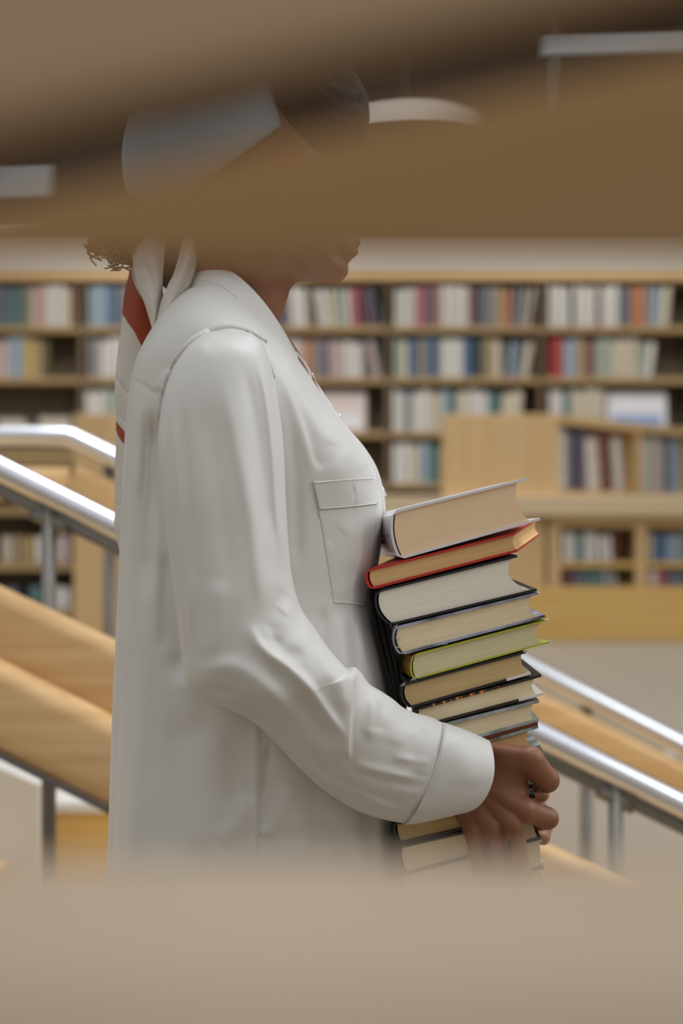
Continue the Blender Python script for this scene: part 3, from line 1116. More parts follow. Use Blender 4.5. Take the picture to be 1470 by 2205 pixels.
C = {'white': mat('cover_white_gloss', (224, 222, 226), 0.25, bump=(40, 0.02)),
     'red': mat('cover_red', (186, 46, 34), 0.35, bump=(200, 0.1)),
     'black': mat('cover_black', (34, 36, 40), 0.4, bump=(200, 0.15)),
     'worn': mat('cover_blue_grey_worn', (168, 172, 196), 0.5, var=((70, 74, 84), (30, 30, 30), 3), bump=(300, 0.4)),
     'lime': mat('cover_lime', (176, 180, 60), 0.45, bump=(200, 0.2)),
     'limespine': mat('spine_green_red', (170, 176, 64), 0.5, var=((170, 92, 46), (45, 8, 60), 4), bump=(200, 0.3)),
     'dark': mat('cover_near_black', (38, 36, 36), 0.45, var=((60, 50, 40), (30, 30, 30), 3), bump=(200, 0.2)),
     'amber': split_cover('cover_dark_with_amber_print', (42, 34, 30), 0.80, (0.12, 0.66)),
     'blackwhite': split_cover('cover_black_with_white_corner', (36, 36, 38), 0.80, None),
     'greyblue': mat('cover_grey_blue', (176, 182, 180), 0.5, var=((126, 132, 132), (60, 60, 60), 3), bump=(300, 0.4)),
     'brick': mat('cover_brick_red', (128, 54, 38), 0.4, bump=(200, 0.1)),
     'skyblue': mat('cover_pale_blue', (164, 194, 200), 0.5, var=((120, 110, 90), (70, 70, 70), 3), bump=(300, 0.3)),
     'teal': mat('cover_teal', (104, 160, 164), 0.45, bump=(200, 0.1)),
     'ivory': mat('cover_ivory', (214, 204, 180), 0.5, bump=(200, 0.1))}


def spine_label(Q, W, T, H, ct):
    """small printed library label on the rounded spine: a dark block with lighter bars and two dots of print"""
    out = []
    bul = lambda v: 0.0055 * math.sin(math.pi * (1 - v / T)) ** 0.7

    def patch(v0, v1, w0, w1, lift, m, name):
        vs, fs = [], []
        k = 6
        for i in range(k + 1):
            v = v0 + (v1 - v0) * i / k
            for w in (w0, w1):
                vs.append(Q(-bul(v) - lift, v, w))
        for i in range(k):
            fs.append((2 * i, 2 * i + 1, 2 * i + 3, 2 * i + 2))
        o = mesh_obj(name, vs, fs, m, None)
        s = o.modifiers.new('s', 'SOLIDIFY')
        s.thickness = 0.0002
        return o

    g = mat('label_print', (92, 94, 98), 0.6)
    g2 = mat('label_grey', (150, 152, 156), 0.6)
    out.append(patch(T * 0.36, T * 0.56, 0.060, 0.150, 0.0004, g, 'spine_label'))
    out.append(patch(T * 0.42, T * 0.50, 0.075, 0.135, 0.0007, g2, 'label_bar'))
    out.append(patch(T * 0.50, T * 0.54, 0.025, 0.040, 0.0004, g, 'label_mark'))
    out.append(patch(T * 0.58, T * 0.61, 0.025, 0.040, 0.0004, g2, 'label_mark'))
    return out


def frayed(*spots):
    """torn paper shreds at worn cover corners: spots are (u fraction, v fraction)"""
    def make(Q, W, T, H, ct):
        out = []
        rr = random.Random(int(W * 1e5))
        for fu, fv in spots:
            vs, fs = [], []
            for k in range(16):
                c = Q(W * fu + rr.gauss(0, 0.0012), T * fv + rr.gauss(0, 0.0005), rr.uniform(-0.0008, 0.004))
                b0 = len(vs)
                for j in range(4):
                    vs.append(c + Vector((rr.gauss(0, 0.0008), rr.gauss(0, 0.0008), rr.gauss(0, 0.0005))))
                fs += [(b0, b0 + 1, b0 + 2), (b0, b0 + 2, b0 + 3), (b0, b0 + 3, b0 + 1), (b0 + 1, b0 + 3, b0 + 2)]
            out.append(mesh_obj('frayed_corner', vs, fs, M['shred'], None, smooth=False))
        return out
    return make


M['shred'] = mat('torn_paper', (226, 222, 212), 0.8)
held_book('thick_book', [(846, 1100), (1134, 1029), (1163, 1120), (862, 1205)], 'thick white hardcover with rosy page edges on top of the held stack', C['white'], PG['rosy'],
          yaw=-0.07, bulge=0.0055, concave=0.006, over=0.010, sides=spine_label)
held_book('thin_book', [(790, 1226), (1107, 1147), (1114, 1188), (800, 1270)], 'red hardcover with tan pages turned askew, second in the held stack', C['red'], PG['tan'],
          yaw=0.25, bulge=0.004, concave=0.003, over=0.0005)
held_book('thick_book', [(812, 1271), (1112, 1195), (1157, 1272), (842, 1347)], 'thick black hardcover with pale grey pages under the red book', C['black'], PG['pale'],
          bulge=0.008, concave=0.011, over=0.006)
held_book('thick_book', [(852, 1349), (1157, 1275), (1174, 1329), (864, 1411)], 'worn blue-grey hardcover with frayed corners under the thick black book', C['worn'], PG['cream'], sides=frayed((0.0, 0.97), (0.04, 0.02), (1.0, 0.98), (0.0, 0.3), (0.3, 0.0), (0.0, 0.6)),
          bulge=0.006, concave=0.006, over=0.006)
held_book('hardcover_book', [(890, 1409), (1178, 1334), (1183, 1384), (892, 1464)], 'lime green hardcover with a stained spine, fifth in the held stack', C['lime'], PG['cream2'], sides=frayed((0.0, 0.04), (0.02, 0.1), (1.0, 0.98), (1.0, 0.02)),
          bulge=0.004, concave=0.006, over=0.006, ct=0.0016, spine_m=C['limespine'], yaw=-0.12)
held_book('hardcover_book', [(868, 1472), (1130, 1402), (1143, 1452), (884, 1526)], 'black hardcover with brown pages under the lime green book', C['blackwhite'], PG['brown'], sides=frayed((0.0, 0.96), (1.0, 0.97)),
          bulge=0.006, concave=0.002, over=0.004)
held_book('hardcover_book', [(896, 1525), (1165, 1452), (1169, 1497), (908, 1566)], 'dark hardcover with an amber printed edge, seventh in the held stack', C['amber'], PG['cream'],
          bulge=0.004, concave=0.003, over=0.007)
held_book('hardcover_book', [(912, 1568), (1160, 1507), (1160, 1553), (916, 1621)], 'grey-blue scuffed book with cream pages just above the thin brick red one', C['greyblue'], PG['cream'],
          bulge=0.003, concave=0.002, over=0.006, ct=0.0032)
held_book('booklet', [(918, 1622), (1158, 1554), (1158, 1561), (918, 1629)], 'very thin brick red booklet between two pale blue books', C['brick'], PG['tan'],
          bulge=0.0005, concave=0.0, over=0.001, ct=0.0011)
held_book('hardcover_book', [(920, 1630), (1158, 1562), (1164, 1609), (926, 1680)], 'pale blue book with tan pages touching the thumb', C['skyblue'], PG['tan'],
          bulge=0.003, concave=0.003, over=0.010, ct=0.0028)
held_book('hardcover_book', [(900, 1690), (1166, 1614), (1156, 1690), (852, 1769)], 'thick black book mostly hidden by the brown hand', C['black'], PG['cream'],
          bulge=0.004, concave=0.004, over=0.012)
held_book('hardcover_book', [(849, 1771), (1152, 1714), (1152, 1750), (860, 1819)], 'black hardcover with brown pages crossed by the lower fingers', C['black'], PG['brown'],
          bulge=0.003, concave=0.003, over=0.006)
held_book('booklet', [(990, 1734), (1160, 1693), (1160, 1706), (990, 1742)], 'thin teal booklet showing between thumb and forefinger', C['teal'], PG['cream'],
          bulge=0.001, concave=0.0, over=0.002, ct=0.0012)
held_book('hardcover_book', [(861, 1821), (1150, 1756), (1166, 1806), (872, 1884)], 'black hardcover with ivory pages near the foot of the stack', C['black'], PG['cream'],
          bulge=0.004, concave=0.0, over=0.004)
held_book('hardcover_book', [(873, 1886), (1166, 1808), (1170, 1862), (880, 1944)], 'ivory book half lost in the blur, second from the bottom of the stack', C['ivory'], PG['cream'],
          bulge=0.004, concave=0.0, over=0.002)
held_book('hardcover_book', [(881, 1946), (1170, 1866), (1172, 1905), (884, 1990)], 'lowest book of the held stack, resting on the fingers', C['dark'], PG['tan'],
          bulge=0.004, concave=0.0, over=0.004)

# ------------------------------------------------------------------ the person
person = empty('person', (P(560, 0, 1.5).x, 1.5, 0))
tag(person, 'person in a white satin shirt and knotted cream scarf holding a tall stack of books', 'person')
pk = []          # parts
DT = 1.50        # middle plane of the trunk


def proj(v):
    return 735 + v[:, 0] / v[:, 1] * FPX, 1102.5 - (v[:, 2] - CZ) / v[:, 1] * FPX


def apply_folds(v, wgt, folds):
    """folds: (points, height mm, width left px, width right px[, fade]) pressed into the cloth towards the viewer"""
    px, py = proj(v)
    disp = np.zeros(len(v))
    for f in folds:
        pts, amp, wl, wr = f[:4]
        fade = f[4] if len(f) > 4 else 0.22
        pts = np.asarray(pts, float)
        if len(pts) > 2:
            pts = crom(pts, 6 * len(pts))
        seg = np.diff(pts, axis=0)
        L = np.hypot(seg[:, 0], seg[:, 1])
        cum = np.concatenate([[0], np.cumsum(L)])
        R = 3.2 * max(wl, wr)
        m = (px > pts[:, 0].min() - R) & (px < pts[:, 0].max() + R) & (py > pts[:, 1].min() - R) & (py < pts[:, 1].max() + R)
        if not m.any():
            continue
        X, Y = px[m], py[m]
        best = np.full(len(X), 1e9)
        side = np.zeros(len(X))
        tt = np.zeros(len(X))
        over = np.zeros(len(X))
        for i in range(len(seg)):
            wx, wy = X - pts[i, 0], Y - pts[i, 1]
            t = (wx * seg[i, 0] + wy * seg[i, 1]) / max(L[i] ** 2, 1e-9)
            tc = np.clip(t, 0, 1)
            dx, dy = wx - seg[i, 0] * tc, wy - seg[i, 1] * tc
            d = np.hypot(dx, dy)
            k = d < best
            best[k] = d[k]
            side[k] = (seg[i, 0] * wy - seg[i, 1] * wx)[k]
            tt[k] = ((cum[i] + tc * L[i]) / cum[-1])[k]
        w = np.where(side > 0, wr, wl)          # side > 0 lies to the right of the walking direction
        g = np.exp(-(best / w) ** 2)
        g *= smooth01(tt, -0.001, fade) * smooth01(1 - tt, -0.001, fade) if fade > 0 else 1
        disp[m] += amp * 0.001 * g
    v[:, 1] -= disp * wgt
    return v


def loft(rings, n, m, D_of=None):
    """rings rows: Bx, By, Fx, Fy, half depth, bow x, bow y, D, exponent. -> verts (n*m), near weight"""
    R = crom(rings, n)
    th = np.linspace(0, 2 * np.pi, m, endpoint=False)
    V = np.zeros((n, m, 3))
    for i, r in enumerate(R):
        D = r[7]
        B = np.array(P(r[0], r[1], D))
        F = np.array(P(r[2], r[3], D))
        c, h = (B + F) / 2, (F - B) / 2
        e = 2.0 / r[8]
        cx = np.sign(np.cos(th)) * np.abs(np.cos(th)) ** e
        sy = np.sign(np.sin(th)) * np.abs(np.sin(th)) ** e
        bow = np.array([r[5] * D / FPX, 0, -r[6] * D / FPX])
        V[i] = c + h * cx[:, None] + np.array([0, -1, 0]) * (r[4] * sy)[:, None] + bow * (np.sin(th) ** 2)[:, None]
    wgt = np.tile(smooth01(np.sin(th), -0.05, 0.45), (n, 1))
    return V.reshape(-1, 3), wgt.ravel()


def grid_faces(n, m, cap0=False, cap1=False):
    i, k = np.meshgrid(np.arange(n - 1), np.arange(m), indexing='ij')
    k2 = (k + 1) % m
    q = np.stack([i * m + k, (i + 1) * m + k, (i + 1) * m + k2, i * m + k2], -1).reshape(-1, 4)
    f = [tuple(x) for x in q.tolist()]
    if cap0:
        f.append(tuple(range(m)))
    if cap1:
        f.append(tuple((n - 1) * m + k for k in range(m))[::-1])
    return f


# --- trunk of the shirt
TR = [
    (430, 606, 650, 800, .066, 0, -26, DT, 2.1),
    (414, 626, 664, 814, .085, 0, -34, DT, 2.1),
    (390, 650, 678, 834, .115, 0, -38, DT, 2.1),
    (364, 680, 694, 858, .143, 0, -36, DT, 2.1),
    (340, 714, 716, 892, .163, 0, -30, DT, 2.15),
    (316, 756, 745, 930, .174, 0, -18, DT, 2.2),
    (298, 800, 775, 965, .178, 0, -8, DT, 2.2),
    (284, 880, 802, 1010, .180, 0, 0, DT, 2.2),
    (277, 980, 817, 1066, .180, 0, 0, DT, 2.2),
    (272, 1080, 819, 1120, .178, 0, 0, DT, 2.2),
    (268, 1180, 808, 1192, .178, 0, 0, DT, 2.2),
    (264, 1280, 797, 1290, .178, 0, 0, DT, 2.2),
    (258, 1400, 824, 1400, .180, 0, 0, DT, 2.2),
    (252, 1520, 846, 1520, .180, 0, 0, DT, 2.2),
    (247, 1650, 850, 1640, .182, 0, 0, DT, 2.2),
    (244, 1780, 854, 1770, .184, 0, 0, DT, 2.2),
    (240, 1950, 858, 1930, .186, 0, 0, DT, 2.2),
    (238, 2120, 860, 2110, .186, 0, 0, DT, 2.2),
    (240, 2230, 858, 2222, .186, 0, 0, DT, 2.2)]
TF = [
    # yoke and gathers on the back
    ([(286, 812), (318, 832), (346, 850)], -1.6, 3, 12),
    ([(302, 838), (292, 940), (286, 1060), (282, 1250)], 2.2, 6, 6),
    ([(312, 842), (304, 940), (298, 1080)], 2.0, 5, 5),
    ([(322, 846), (318, 960), (312, 1120)], 1.6, 5, 5),
    ([(334, 866), (322, 960), (318, 1100), (318, 1300)], -9, 14, 14),
    ([(300, 900), (290, 1100), (286, 1300), (280, 1500)], 3, 9, 9),
    ([(352, 1180), (350, 1300), (350, 1420)], -4, 18, 14),
    ([(350, 880), (346, 960), (350, 1060), (362, 1180), (376, 1300), (392, 1420), (404, 1480)], -15, 22, 30, 0.1),
    ([(330, 1250), (322, 1450), (312, 1640), (306, 1850)], 3.5, 22, 24),
    ([(400, 1520), (380, 1640), (372, 1760), (366, 1900)], -4, 34, 40),
    ([(450, 1560), (440, 1700), (430, 1850)], 4, 40, 36),
    # collar and shoulder
    ([(470, 606), (520, 632), (560, 690)], -1.5, 10, 18),
    ([(345, 845), (352, 822), (374, 800)], 3, 12, 12),
    # chest folds fanning from the shoulder to the bust
    ([(612, 760), (650, 850), (712, 962)], 3.6, 8, 20),
    ([(600, 790), (640, 900), (668, 1000), (672, 1040)], 2.4, 8, 12),
    ([(640, 760), (690, 840), (760, 930)], 2.6, 10, 22),
    ([(626, 900), (636, 1000), (640, 1120), (640, 1240)], -3.0, 12, 16),
    ([(722, 950), (700, 990), (676, 1008)], -2.0, 12, 18),
    ([(736, 968), (760, 980), (790, 1010)], 2.4, 22, 22),
    # bust
    ([(745, 960), (750, 1000)], 12, 70, 60, 0),
    ([(760, 1150), (762, 1200)], 3, 34, 26, 0),
    ([(738, 1140), (700, 1170)], -1, 18, 22),
    ([(770, 1240), (740, 1262), (722, 1290)], 1.2, 16, 16),
    # drop below the pocket
    ([(690, 1300), (694, 1400), (700, 1470)], -4, 14, 16),
    ([(736, 1310), (742, 1400), (744, 1470)], 3.4, 10, 16),
    ([(772, 1310), (778, 1420), (784, 1520)], 3.0, 10, 10),
    # under the arm
    ([(553, 1560), (552, 1700), (556, 1840), (552, 2000)], 4.0, 3.5, 9, 0.05),
    ([(580, 1590), (572, 1640), (560, 1720)], -4.2, 10, 5),
    ([(590, 1600), (620, 1700), (640, 1800)], 3, 26, 30),
    ([(640, 1680), (600, 1750), (570, 1790), (548, 1800)], 3.4, 14, 22),
    ([(470, 1820), (520, 1760), (545, 1700)], 3.2, 22, 22),
    ([(560, 1792), (580, 1788), (596, 1800)], 2.5, 8, 8),
    ([(690, 1740), (720, 1820), (740, 1900)], -4, 30, 30),
    ([(760, 1760), (790, 1850), (800, 1950)], 3, 22, 24),
    ([(600, 1840), (680, 1830), (740, 1850)], 3, 18, 18),
    ([(500, 1560), (505, 1660), (500, 1750)], -3.5, 30, 30),
]
n, m = 420, 360
tv, tw = loft(TR, n, m)
# the fabric falls in long soft waves all round
th = np.tile(np.linspace(0, 2 * np.pi, m, endpoint=False), (n, 1)).ravel()
row = np.repeat(np.linspace(0, 1, n), m)
cen = tv.reshape(n, m, 3).mean(1)[np.repeat(np.arange(n), m)]
rad = tv - cen
rad[:, 2] = 0
rad /= np.maximum(np.linalg.norm(rad, axis=1), 1e-6)[:, None]
wave = (np.sin(th * 17 + 2.0 * np.sin(row * 5)) * 0.5 + np.sin(th * 29 + 1 + 3 * np.sin(row * 3)) * 0.3) * smooth01(row, 0.45, 0.8) * 0.0016
far_side = smooth01(-np.sin(th), 0.0, 0.4)
wave += far_side * np.sin(th * 23 + row * 4) * 0.002 * smooth01(row, 0.25, 0.5)
tv = tv + rad * wave[:, None]
tv = apply_folds(tv, tw, TF)
# inside layer near the hem so that the shirt has an edge
shirt = mesh_obj('shirt', tv, grid_faces(n, m), M['shirt'])
sol = shirt.modifiers.new('cloth', 'SOLIDIFY')
sol.thickness = 0.0012
sol.offset = -1
pk.append(shirt)
shirt_kids = []
faces_t = grid_faces(n, m)
bvh_t = BVHTree.FromPolygons([Vector(v) for v in tv], faces_t)
cam_p = Vector((0, 0, CZ))


def hit(bvh, px, py, lift=0.0):
    d = P(px, py, 1.0) - cam_p
    d.normalize()
    loc, nr, idx, dist = bvh.ray_cast(cam_p, d)
    if loc is None:
        return None
    if nr.dot(d) > 0:
        nr = -nr
    return loc + nr * lift


def seam(name, pts, bvh, r=0.0006, lift=0.0004, samples=60, m=None, parent=None, pucker=0.0, seg=8):
    c = crom(pts, samples)
    out = []
    rr = []
    for i, (x, y) in enumerate(c):
        h = hit(bvh, x, y, lift)
        if h is not None:
            out.append(h)
            rr.append(r * (1 + pucker * (0.5 + 0.5 * math.sin(i * 2.4)) * random.uniform(0.4, 1)))
    if len(out) < 2:
        return None
    v, f = tube_data(out, rr, seg)
    return mesh_obj(name, v, f, m or M['shirt'], parent)


def patch(name, quad, bvh, nu, nv, lift, m, puff=0.0, px_edge=None):
    """cloth piece laid on the surface under a four sided outline TL TR BR BL"""
    TLq, TRq, BRq, BLq = [np.array(q, float) for q in quad]
    vs = []
    last = None
    for j in range(nv + 1):
        b = j / nv
        for i in range(nu + 1):
            a = i / nu
            p = (TLq * (1 - a) + TRq * a) * (1 - b) + (BLq * (1 - a) + BRq * a) * b
            h = hit(bvh, p[0], p[1], lift + puff * (16 * a * (1 - a) * b * (1 - b)) ** 0.6)
            if h is None:
                h = last
            last = h
            vs.append(h)
    fs = []
    W = nu + 1
    for j in range(nv):
        for i in range(nu):
            fs.append((j * W + i, (j + 1) * W + i, (j + 1) * W + i + 1, j * W + i + 1))
    o = mesh_obj(name, vs, fs, m)
    s = o.modifiers.new('cloth', 'SOLIDIFY')
    s.thickness = 0.0012
    return o


# --- sleeve (near one), outline L = back/lower edge, R = front/upper edge
SL = [
    (452, 714, 536, 716, .006, 0, 0, 1.345, 2.0),
    (425, 724, 556, 726, .026, 0, -2, 1.340, 2.1),
    (392, 756, 574, 756, .044, 0, -2, 1.335, 2.0),
    (368, 806, 588, 806, .052, 0, 0, 1.328, 2.0),
    (350, 868, 601, 880, .056, 0, 0, 1.320, 2.0),
    (341, 950, 611, 972, .058, 0, 0, 1.312, 2.0),
    (347, 1050, 615, 1070, .060, 0, 0, 1.304, 2.0),
    (358, 1140, 620, 1160, .060, 0, 0, 1.298, 2.0),
    (370, 1230, 628, 1240, .060, 0, 0, 1.292, 2.0),
    (381, 1320, 646, 1306, .060, 0, 0, 1.288, 2.0),
    (391, 1400, 676, 1352, .061, 0, 0, 1.285, 2.0),
    (400, 1462, 708, 1398, .062, 0, 0, 1.284, 2.0),
    (432, 1500, 738, 1432, .062, 0, 0, 1.286, 2.0),
    (490, 1524, 752, 1446, .060, 0, 0, 1.290, 2.0),
    (546, 1552, 764, 1438, .058, 0, 0, 1.296, 2.0),
    (584, 1588, 778, 1450, .056, 0, 0, 1.302, 2.0),
    (618, 1624, 796, 1474, .055, 0, 0, 1.308, 2.0),
    (654, 1662, 822, 1490, .054, 0, 0, 1.314, 2.0),
    (690, 1694, 846, 1506, .052, 0, 0, 1.320, 2.0),
    (730, 1722, 868, 1524, .050, 0, 0, 1.326, 2.0),
    (774, 1746, 894, 1536, .047, 0, 0, 1.332, 2.0),
    (822, 1762, 926, 1544, .044, 4, 0, 1.338, 2.0),
    (872, 1772, 955, 1558, .042, 6, 2, 1.343, 2.0)]
SF = [
    # cap and upper arm
    ([(430, 750), (500, 722), (566, 748)], -2.5, 10, 22),
    ([(568, 742), (590, 850), (602, 980), (608, 1100), (618, 1220)], -3.0, 16, 5),
    ([(548, 740), (574, 850), (590, 980), (600, 1120), (612, 1240)], 4.2, 16, 10),
    ([(520, 760), (548, 900), (566, 1040), (580, 1180)], -3.0, 16, 16),
    ([(480, 800), (510, 960), (538, 1100), (556, 1240), (572, 1340)], 3.2, 22, 16),
    ([(440, 840), (462, 1000), (486, 1160), (500, 1300)], -2.4, 26, 26),
    ([(376, 850), (380, 980), (392, 1120), (406, 1280), (412, 1420)], 3.4, 8, 9),
    ([(394, 860), (402, 1000), (414, 1150), (424, 1300)], -2.8, 10, 16),
    ([(356, 900), (354, 1010), (364, 1130), (378, 1250)], 2.4, 5, 6),
    ([(380, 1160), (400, 1320), (410, 1440)], -1.6, 5, 5),
    ([(470, 1240), (466, 1340), (450, 1430)], 3.5, 24, 24),
    # crook of the elbow
    ([(632, 1272), (612, 1296), (590, 1330), (578, 1372)], -3.5, 22, 28),
    ([(636, 1270), (624, 1300), (606, 1326)], 2.0, 18, 18),
    ([(660, 1340), (632, 1356), (604, 1374), (578, 1386)], -4.0, 22, 26),
    ([(536, 1330), (548, 1368), (576, 1402), (622, 1436), (664, 1476), (706, 1534), (752, 1600)], 6.5, 10, 15),
    ([(560, 1350), (584, 1380), (622, 1404), (664, 1420)], -2.5, 16, 18),
    ([(690, 1372), (704, 1420), (732, 1470), (750, 1540)], 3.5, 16, 22),
    ([(560, 1420), (620, 1476), (670, 1540), (716, 1620)], -4.0, 20, 16),
    # point of the elbow
    ([(420, 1452), (470, 1434), (520, 1440), (580, 1488), (640, 1556)], 5.5, 20, 26),
    ([(420, 1478), (480, 1490), (540, 1516), (590, 1560), (650, 1620)], -3.6, 12, 14),
    ([(520, 1540), (590, 1576), (660, 1650), (740, 1716)], 2.6, 8, 8),
    # the standing crease before the forearm
    ([(764, 1440), (757, 1500), (752, 1560), (750, 1640)], 5.5, 4.5, 30, 0.12),
    ([(800, 1470), (790, 1530), (776, 1600)], -2.0, 16, 14),
    ([(782, 1462), (800, 1490), (804, 1540), (790, 1600)], 4.5, 14, 18),
    ([(836, 1520), (816, 1540), (810, 1580)], -1.8, 18, 20),
    ([(842, 1512), (852, 1560), (846, 1610)], 1.8, 18, 24),
    # forearm
    ([(740, 1640), (800, 1668), (870, 1690), (920, 1690)], -1.8, 14, 16),
    ([(752, 1640), (780, 1652), (850, 1668), (900, 1672)], 3.6, 12, 10),
    ([(660, 1600), (700, 1660), (760, 1706), (840, 1728), (894, 1732)], -4.0, 16, 14),
    ([(700, 1650), (730, 1690), (790, 1718), (860, 1744)], 3.0, 8, 10),
    ([(890, 1560), (874, 1600), (868, 1650)], 1.6, 18, 22),
    ([(924, 1570), (896, 1590), (880, 1640)], -1.2, 12, 16),
    ([(930, 1640), (900, 1640), (840, 1628)], 1.1, 8, 10),
    ([(926, 1672), (900, 1668), (850, 1656)], -0.9, 7, 8),
    ([(914, 1704), (888, 1706), (830, 1694)], 1.1, 8, 9),
    ([(800, 1740), (850, 1752), (880, 1750)], -2.0, 6, 8),
]
ns, ms = 460, 220
sv, sw = loft(SL, ns, ms)
sv = apply_folds(sv, sw, SF)
sf = grid_faces(ns, ms, cap0=True, cap1=True)
bvh_s = BVHTree.FromPolygons([Vector(v) for v in sv], sf)
sleeve = mesh_obj('sleeve', sv, sf, M['shirt'])
shirt_kids.append(sleeve)

# cuff: outer face, hem, inner face
CU = [(866, 1774, 953, 1556, .0425, 8, 4, 1.3425, 2.2), (905, 1768, 985, 1566, .0425, 14, 8, 1.345, 2.2),
      (948, 1757, 1020, 1580, .0415, 20, 12, 1.348, 2.2), (984, 1746, 1054, 1596, .040, 24, 16, 1.350, 2.2)]
co, cw = loft(CU, 60, 160)
CI = [(984, 1741, 1050, 1600, .0375, 23, 16, 1.350, 2.2), (950, 1750, 1016, 1586, .0385, 19, 12, 1.348, 2.2), (912, 1762, 982, 1572, .039, 14, 8, 1.345, 2.2)]
ci, _ = loft(CI, 40, 160)
co = apply_folds(co, cw, [([(900, 1740), (910, 1742)], 1.2, 16, 16, 0), ([(960, 1580), (1000, 1640), (1010, 1700)], 1.6, 26, 30), ([(950, 1600), (930, 1680), (900, 1740)], -0.8, 5, 5)])
cv = np.concatenate([co, ci])
cf = grid_faces(100, 160)
cuff = mesh_obj('cuff', cv, cf, M['shirt'])
shirt_kids.append(cuff)
bvh_c = BVHTree.FromPolygons([Vector(v) for v in cv], cf)
for off in (5, ):
    s = seam('stitching', [(955 + off, 1562), (948 + off, 1610), (938 + off, 1660), (918 + off, 1712), (892 + off, 1752)], bvh_c, 0.0007, 0.0002, 90, M['shirt'], pucker=0.8)
    if s:
        shirt_kids.append(s)

# the far sleeve: the near one mirrored in the middle plane, forearm a little lower
OFF = np.array([0.030, 0.0, -0.050])


def mirror_far(v):
    v = v.copy()
    px, _ = proj(v)
    k = smooth01(px, 560, 1000)
    v[:, 1] = 2 * DT - v[:, 1]
    return v + OFF * k[:, None]


flip = lambda fs: [tuple(f[::-1]) for f in fs]
sv2, _ = loft(SL, 90, 60)
o = mesh_obj('sleeve', mirror_far(sv2), flip(grid_faces(90, 60, True, True)), M['shirt'])
shirt_kids.append(o)
co2, _ = loft(CU, 14, 60)
ci2, _ = loft(CI, 8, 60)
o = mesh_obj('cuff', mirror_far(np.concatenate([co2, ci2])), flip(grid_faces(22, 60)), M['shirt'])
shirt_kids.append(o)

# armhole seam: gathered welt over the shoulder
both = BVHTree.FromPolygons([Vector(v) for v in tv] + [Vector(v) for v in sv], faces_t + [tuple(i + len(tv) for i in f) for f in sf])
arm = [(343, 900), (348, 856), (362, 812), (382, 772), (410, 738), (446, 714), (488, 704), (530, 712), (562, 730), (572, 738)]
s = seam('shoulder_seam', arm, both, 0.0036, -0.0004, 220, M['shirt'], pucker=0.16, seg=10)
if s:
    shirt_kids.append(s)
s = seam('shoulder_seam', [(572, 742), (584, 790), (600, 860), (610, 930), (613, 985)], both, 0.0012, 0.0, 60, M['shirt'], pucker=0.2)
if s:
    shirt_kids.append(s)
s = seam('yoke_seam', [(284, 810), (304, 822), (326, 838), (344, 852)], bvh_t, 0.0010, 0.0, 40, M['shirt'], pucker=0.6)
if s:
    shirt_kids.append(s)
s = seam('side_seam', [(553, 1556), (552, 1700), (556, 1840), (553, 2000)], bvh_t, 0.0009, 0.0, 60, M['shirt'], pucker=0.2)
if s:
    shirt_kids.append(s)

# pocket with its turned flap
pocket = patch('pocket', [(684, 1096), (806, 1086), (786, 1303), (716, 1298)], bvh_t, 40, 60, 0.0016, M['shirt'], 0.0015)
shirt_kids.append(pocket)
flapp = patch('pocket_band', [(671, 1036), (806, 1028), (810, 1085), (684, 1097)], bvh_t, 40, 20, 0.0032, M['shirt'], 0.0006)
shirt_kids.append(flapp)
pbv = BVHTree.FromPolygons([v.co.copy() for v in pocket.data.vertices] + [v.co.copy() for v in flapp.data.vertices],
                           [tuple(p.vertices) for p in pocket.data.polygons] + [tuple(i + len(pocket.data.vertices) for i in p.vertices) for p in flapp.data.polygons])
for pts in ([(673, 1040), (740, 1034), (804, 1030)], [(684, 1095), (745, 1091), (808, 1084)], [(673, 1040), (678, 1066), (686, 1095)],
            [(687, 1100), (700, 1190), (718, 1295)], [(718, 1296), (750, 1298), (782, 1302)]):
    s = seam('pocket_stitching', pts, pbv, 0.0006, 0.0003, 50, M['stitch'], pucker=0.3)
    if s:
        shirt_kids.append(s)

# button placket down the front and a button
def ring_front(t):
    r = crom(TR, 400)[int(t * 399)]
    return r


pl = []
for t in np.linspace(0.0, 0.98, 120):
    r = ring_front(t)
    p = P(r[2], r[3], DT)
    pl.append(p + Vector((0.0015, 0, 0.0)))
vs = []
for p in pl:
    vs += [p + Vector((-0.004, -0.017, 0)), p + Vector((0.0012, -0.012, 0)), p + Vector((0.0018, 0, 0)), p + Vector((0.0012, 0.012, 0)), p + Vector((-0.004, 0.017, 0))]
fs = []
for i in range(len(pl) - 1):
    for k in range(4):
        fs.append((i * 5 + k, i * 5 + k + 1, (i + 1) * 5 + k + 1, (i + 1) * 5 + k))
o = mesh_obj('placket', vs, fs, M['shirt'])
s = o.modifiers.new('cloth', 'SOLIDIFY')
s.thickness = 0.0016
shirt_kids.append(o)
for t in (0.06, 0.24, 0.44, 0.62):
    r = ring_front(t)
    p = P(r[2], r[3], DT) + Vector((0.003, -0.002, 0))
    v, f = tube_data([p, p + Vector((0.003, 0, 0.0012))], 0.005, 16)
    shirt_kids.append(mesh_obj('button', v, f, M['button']))

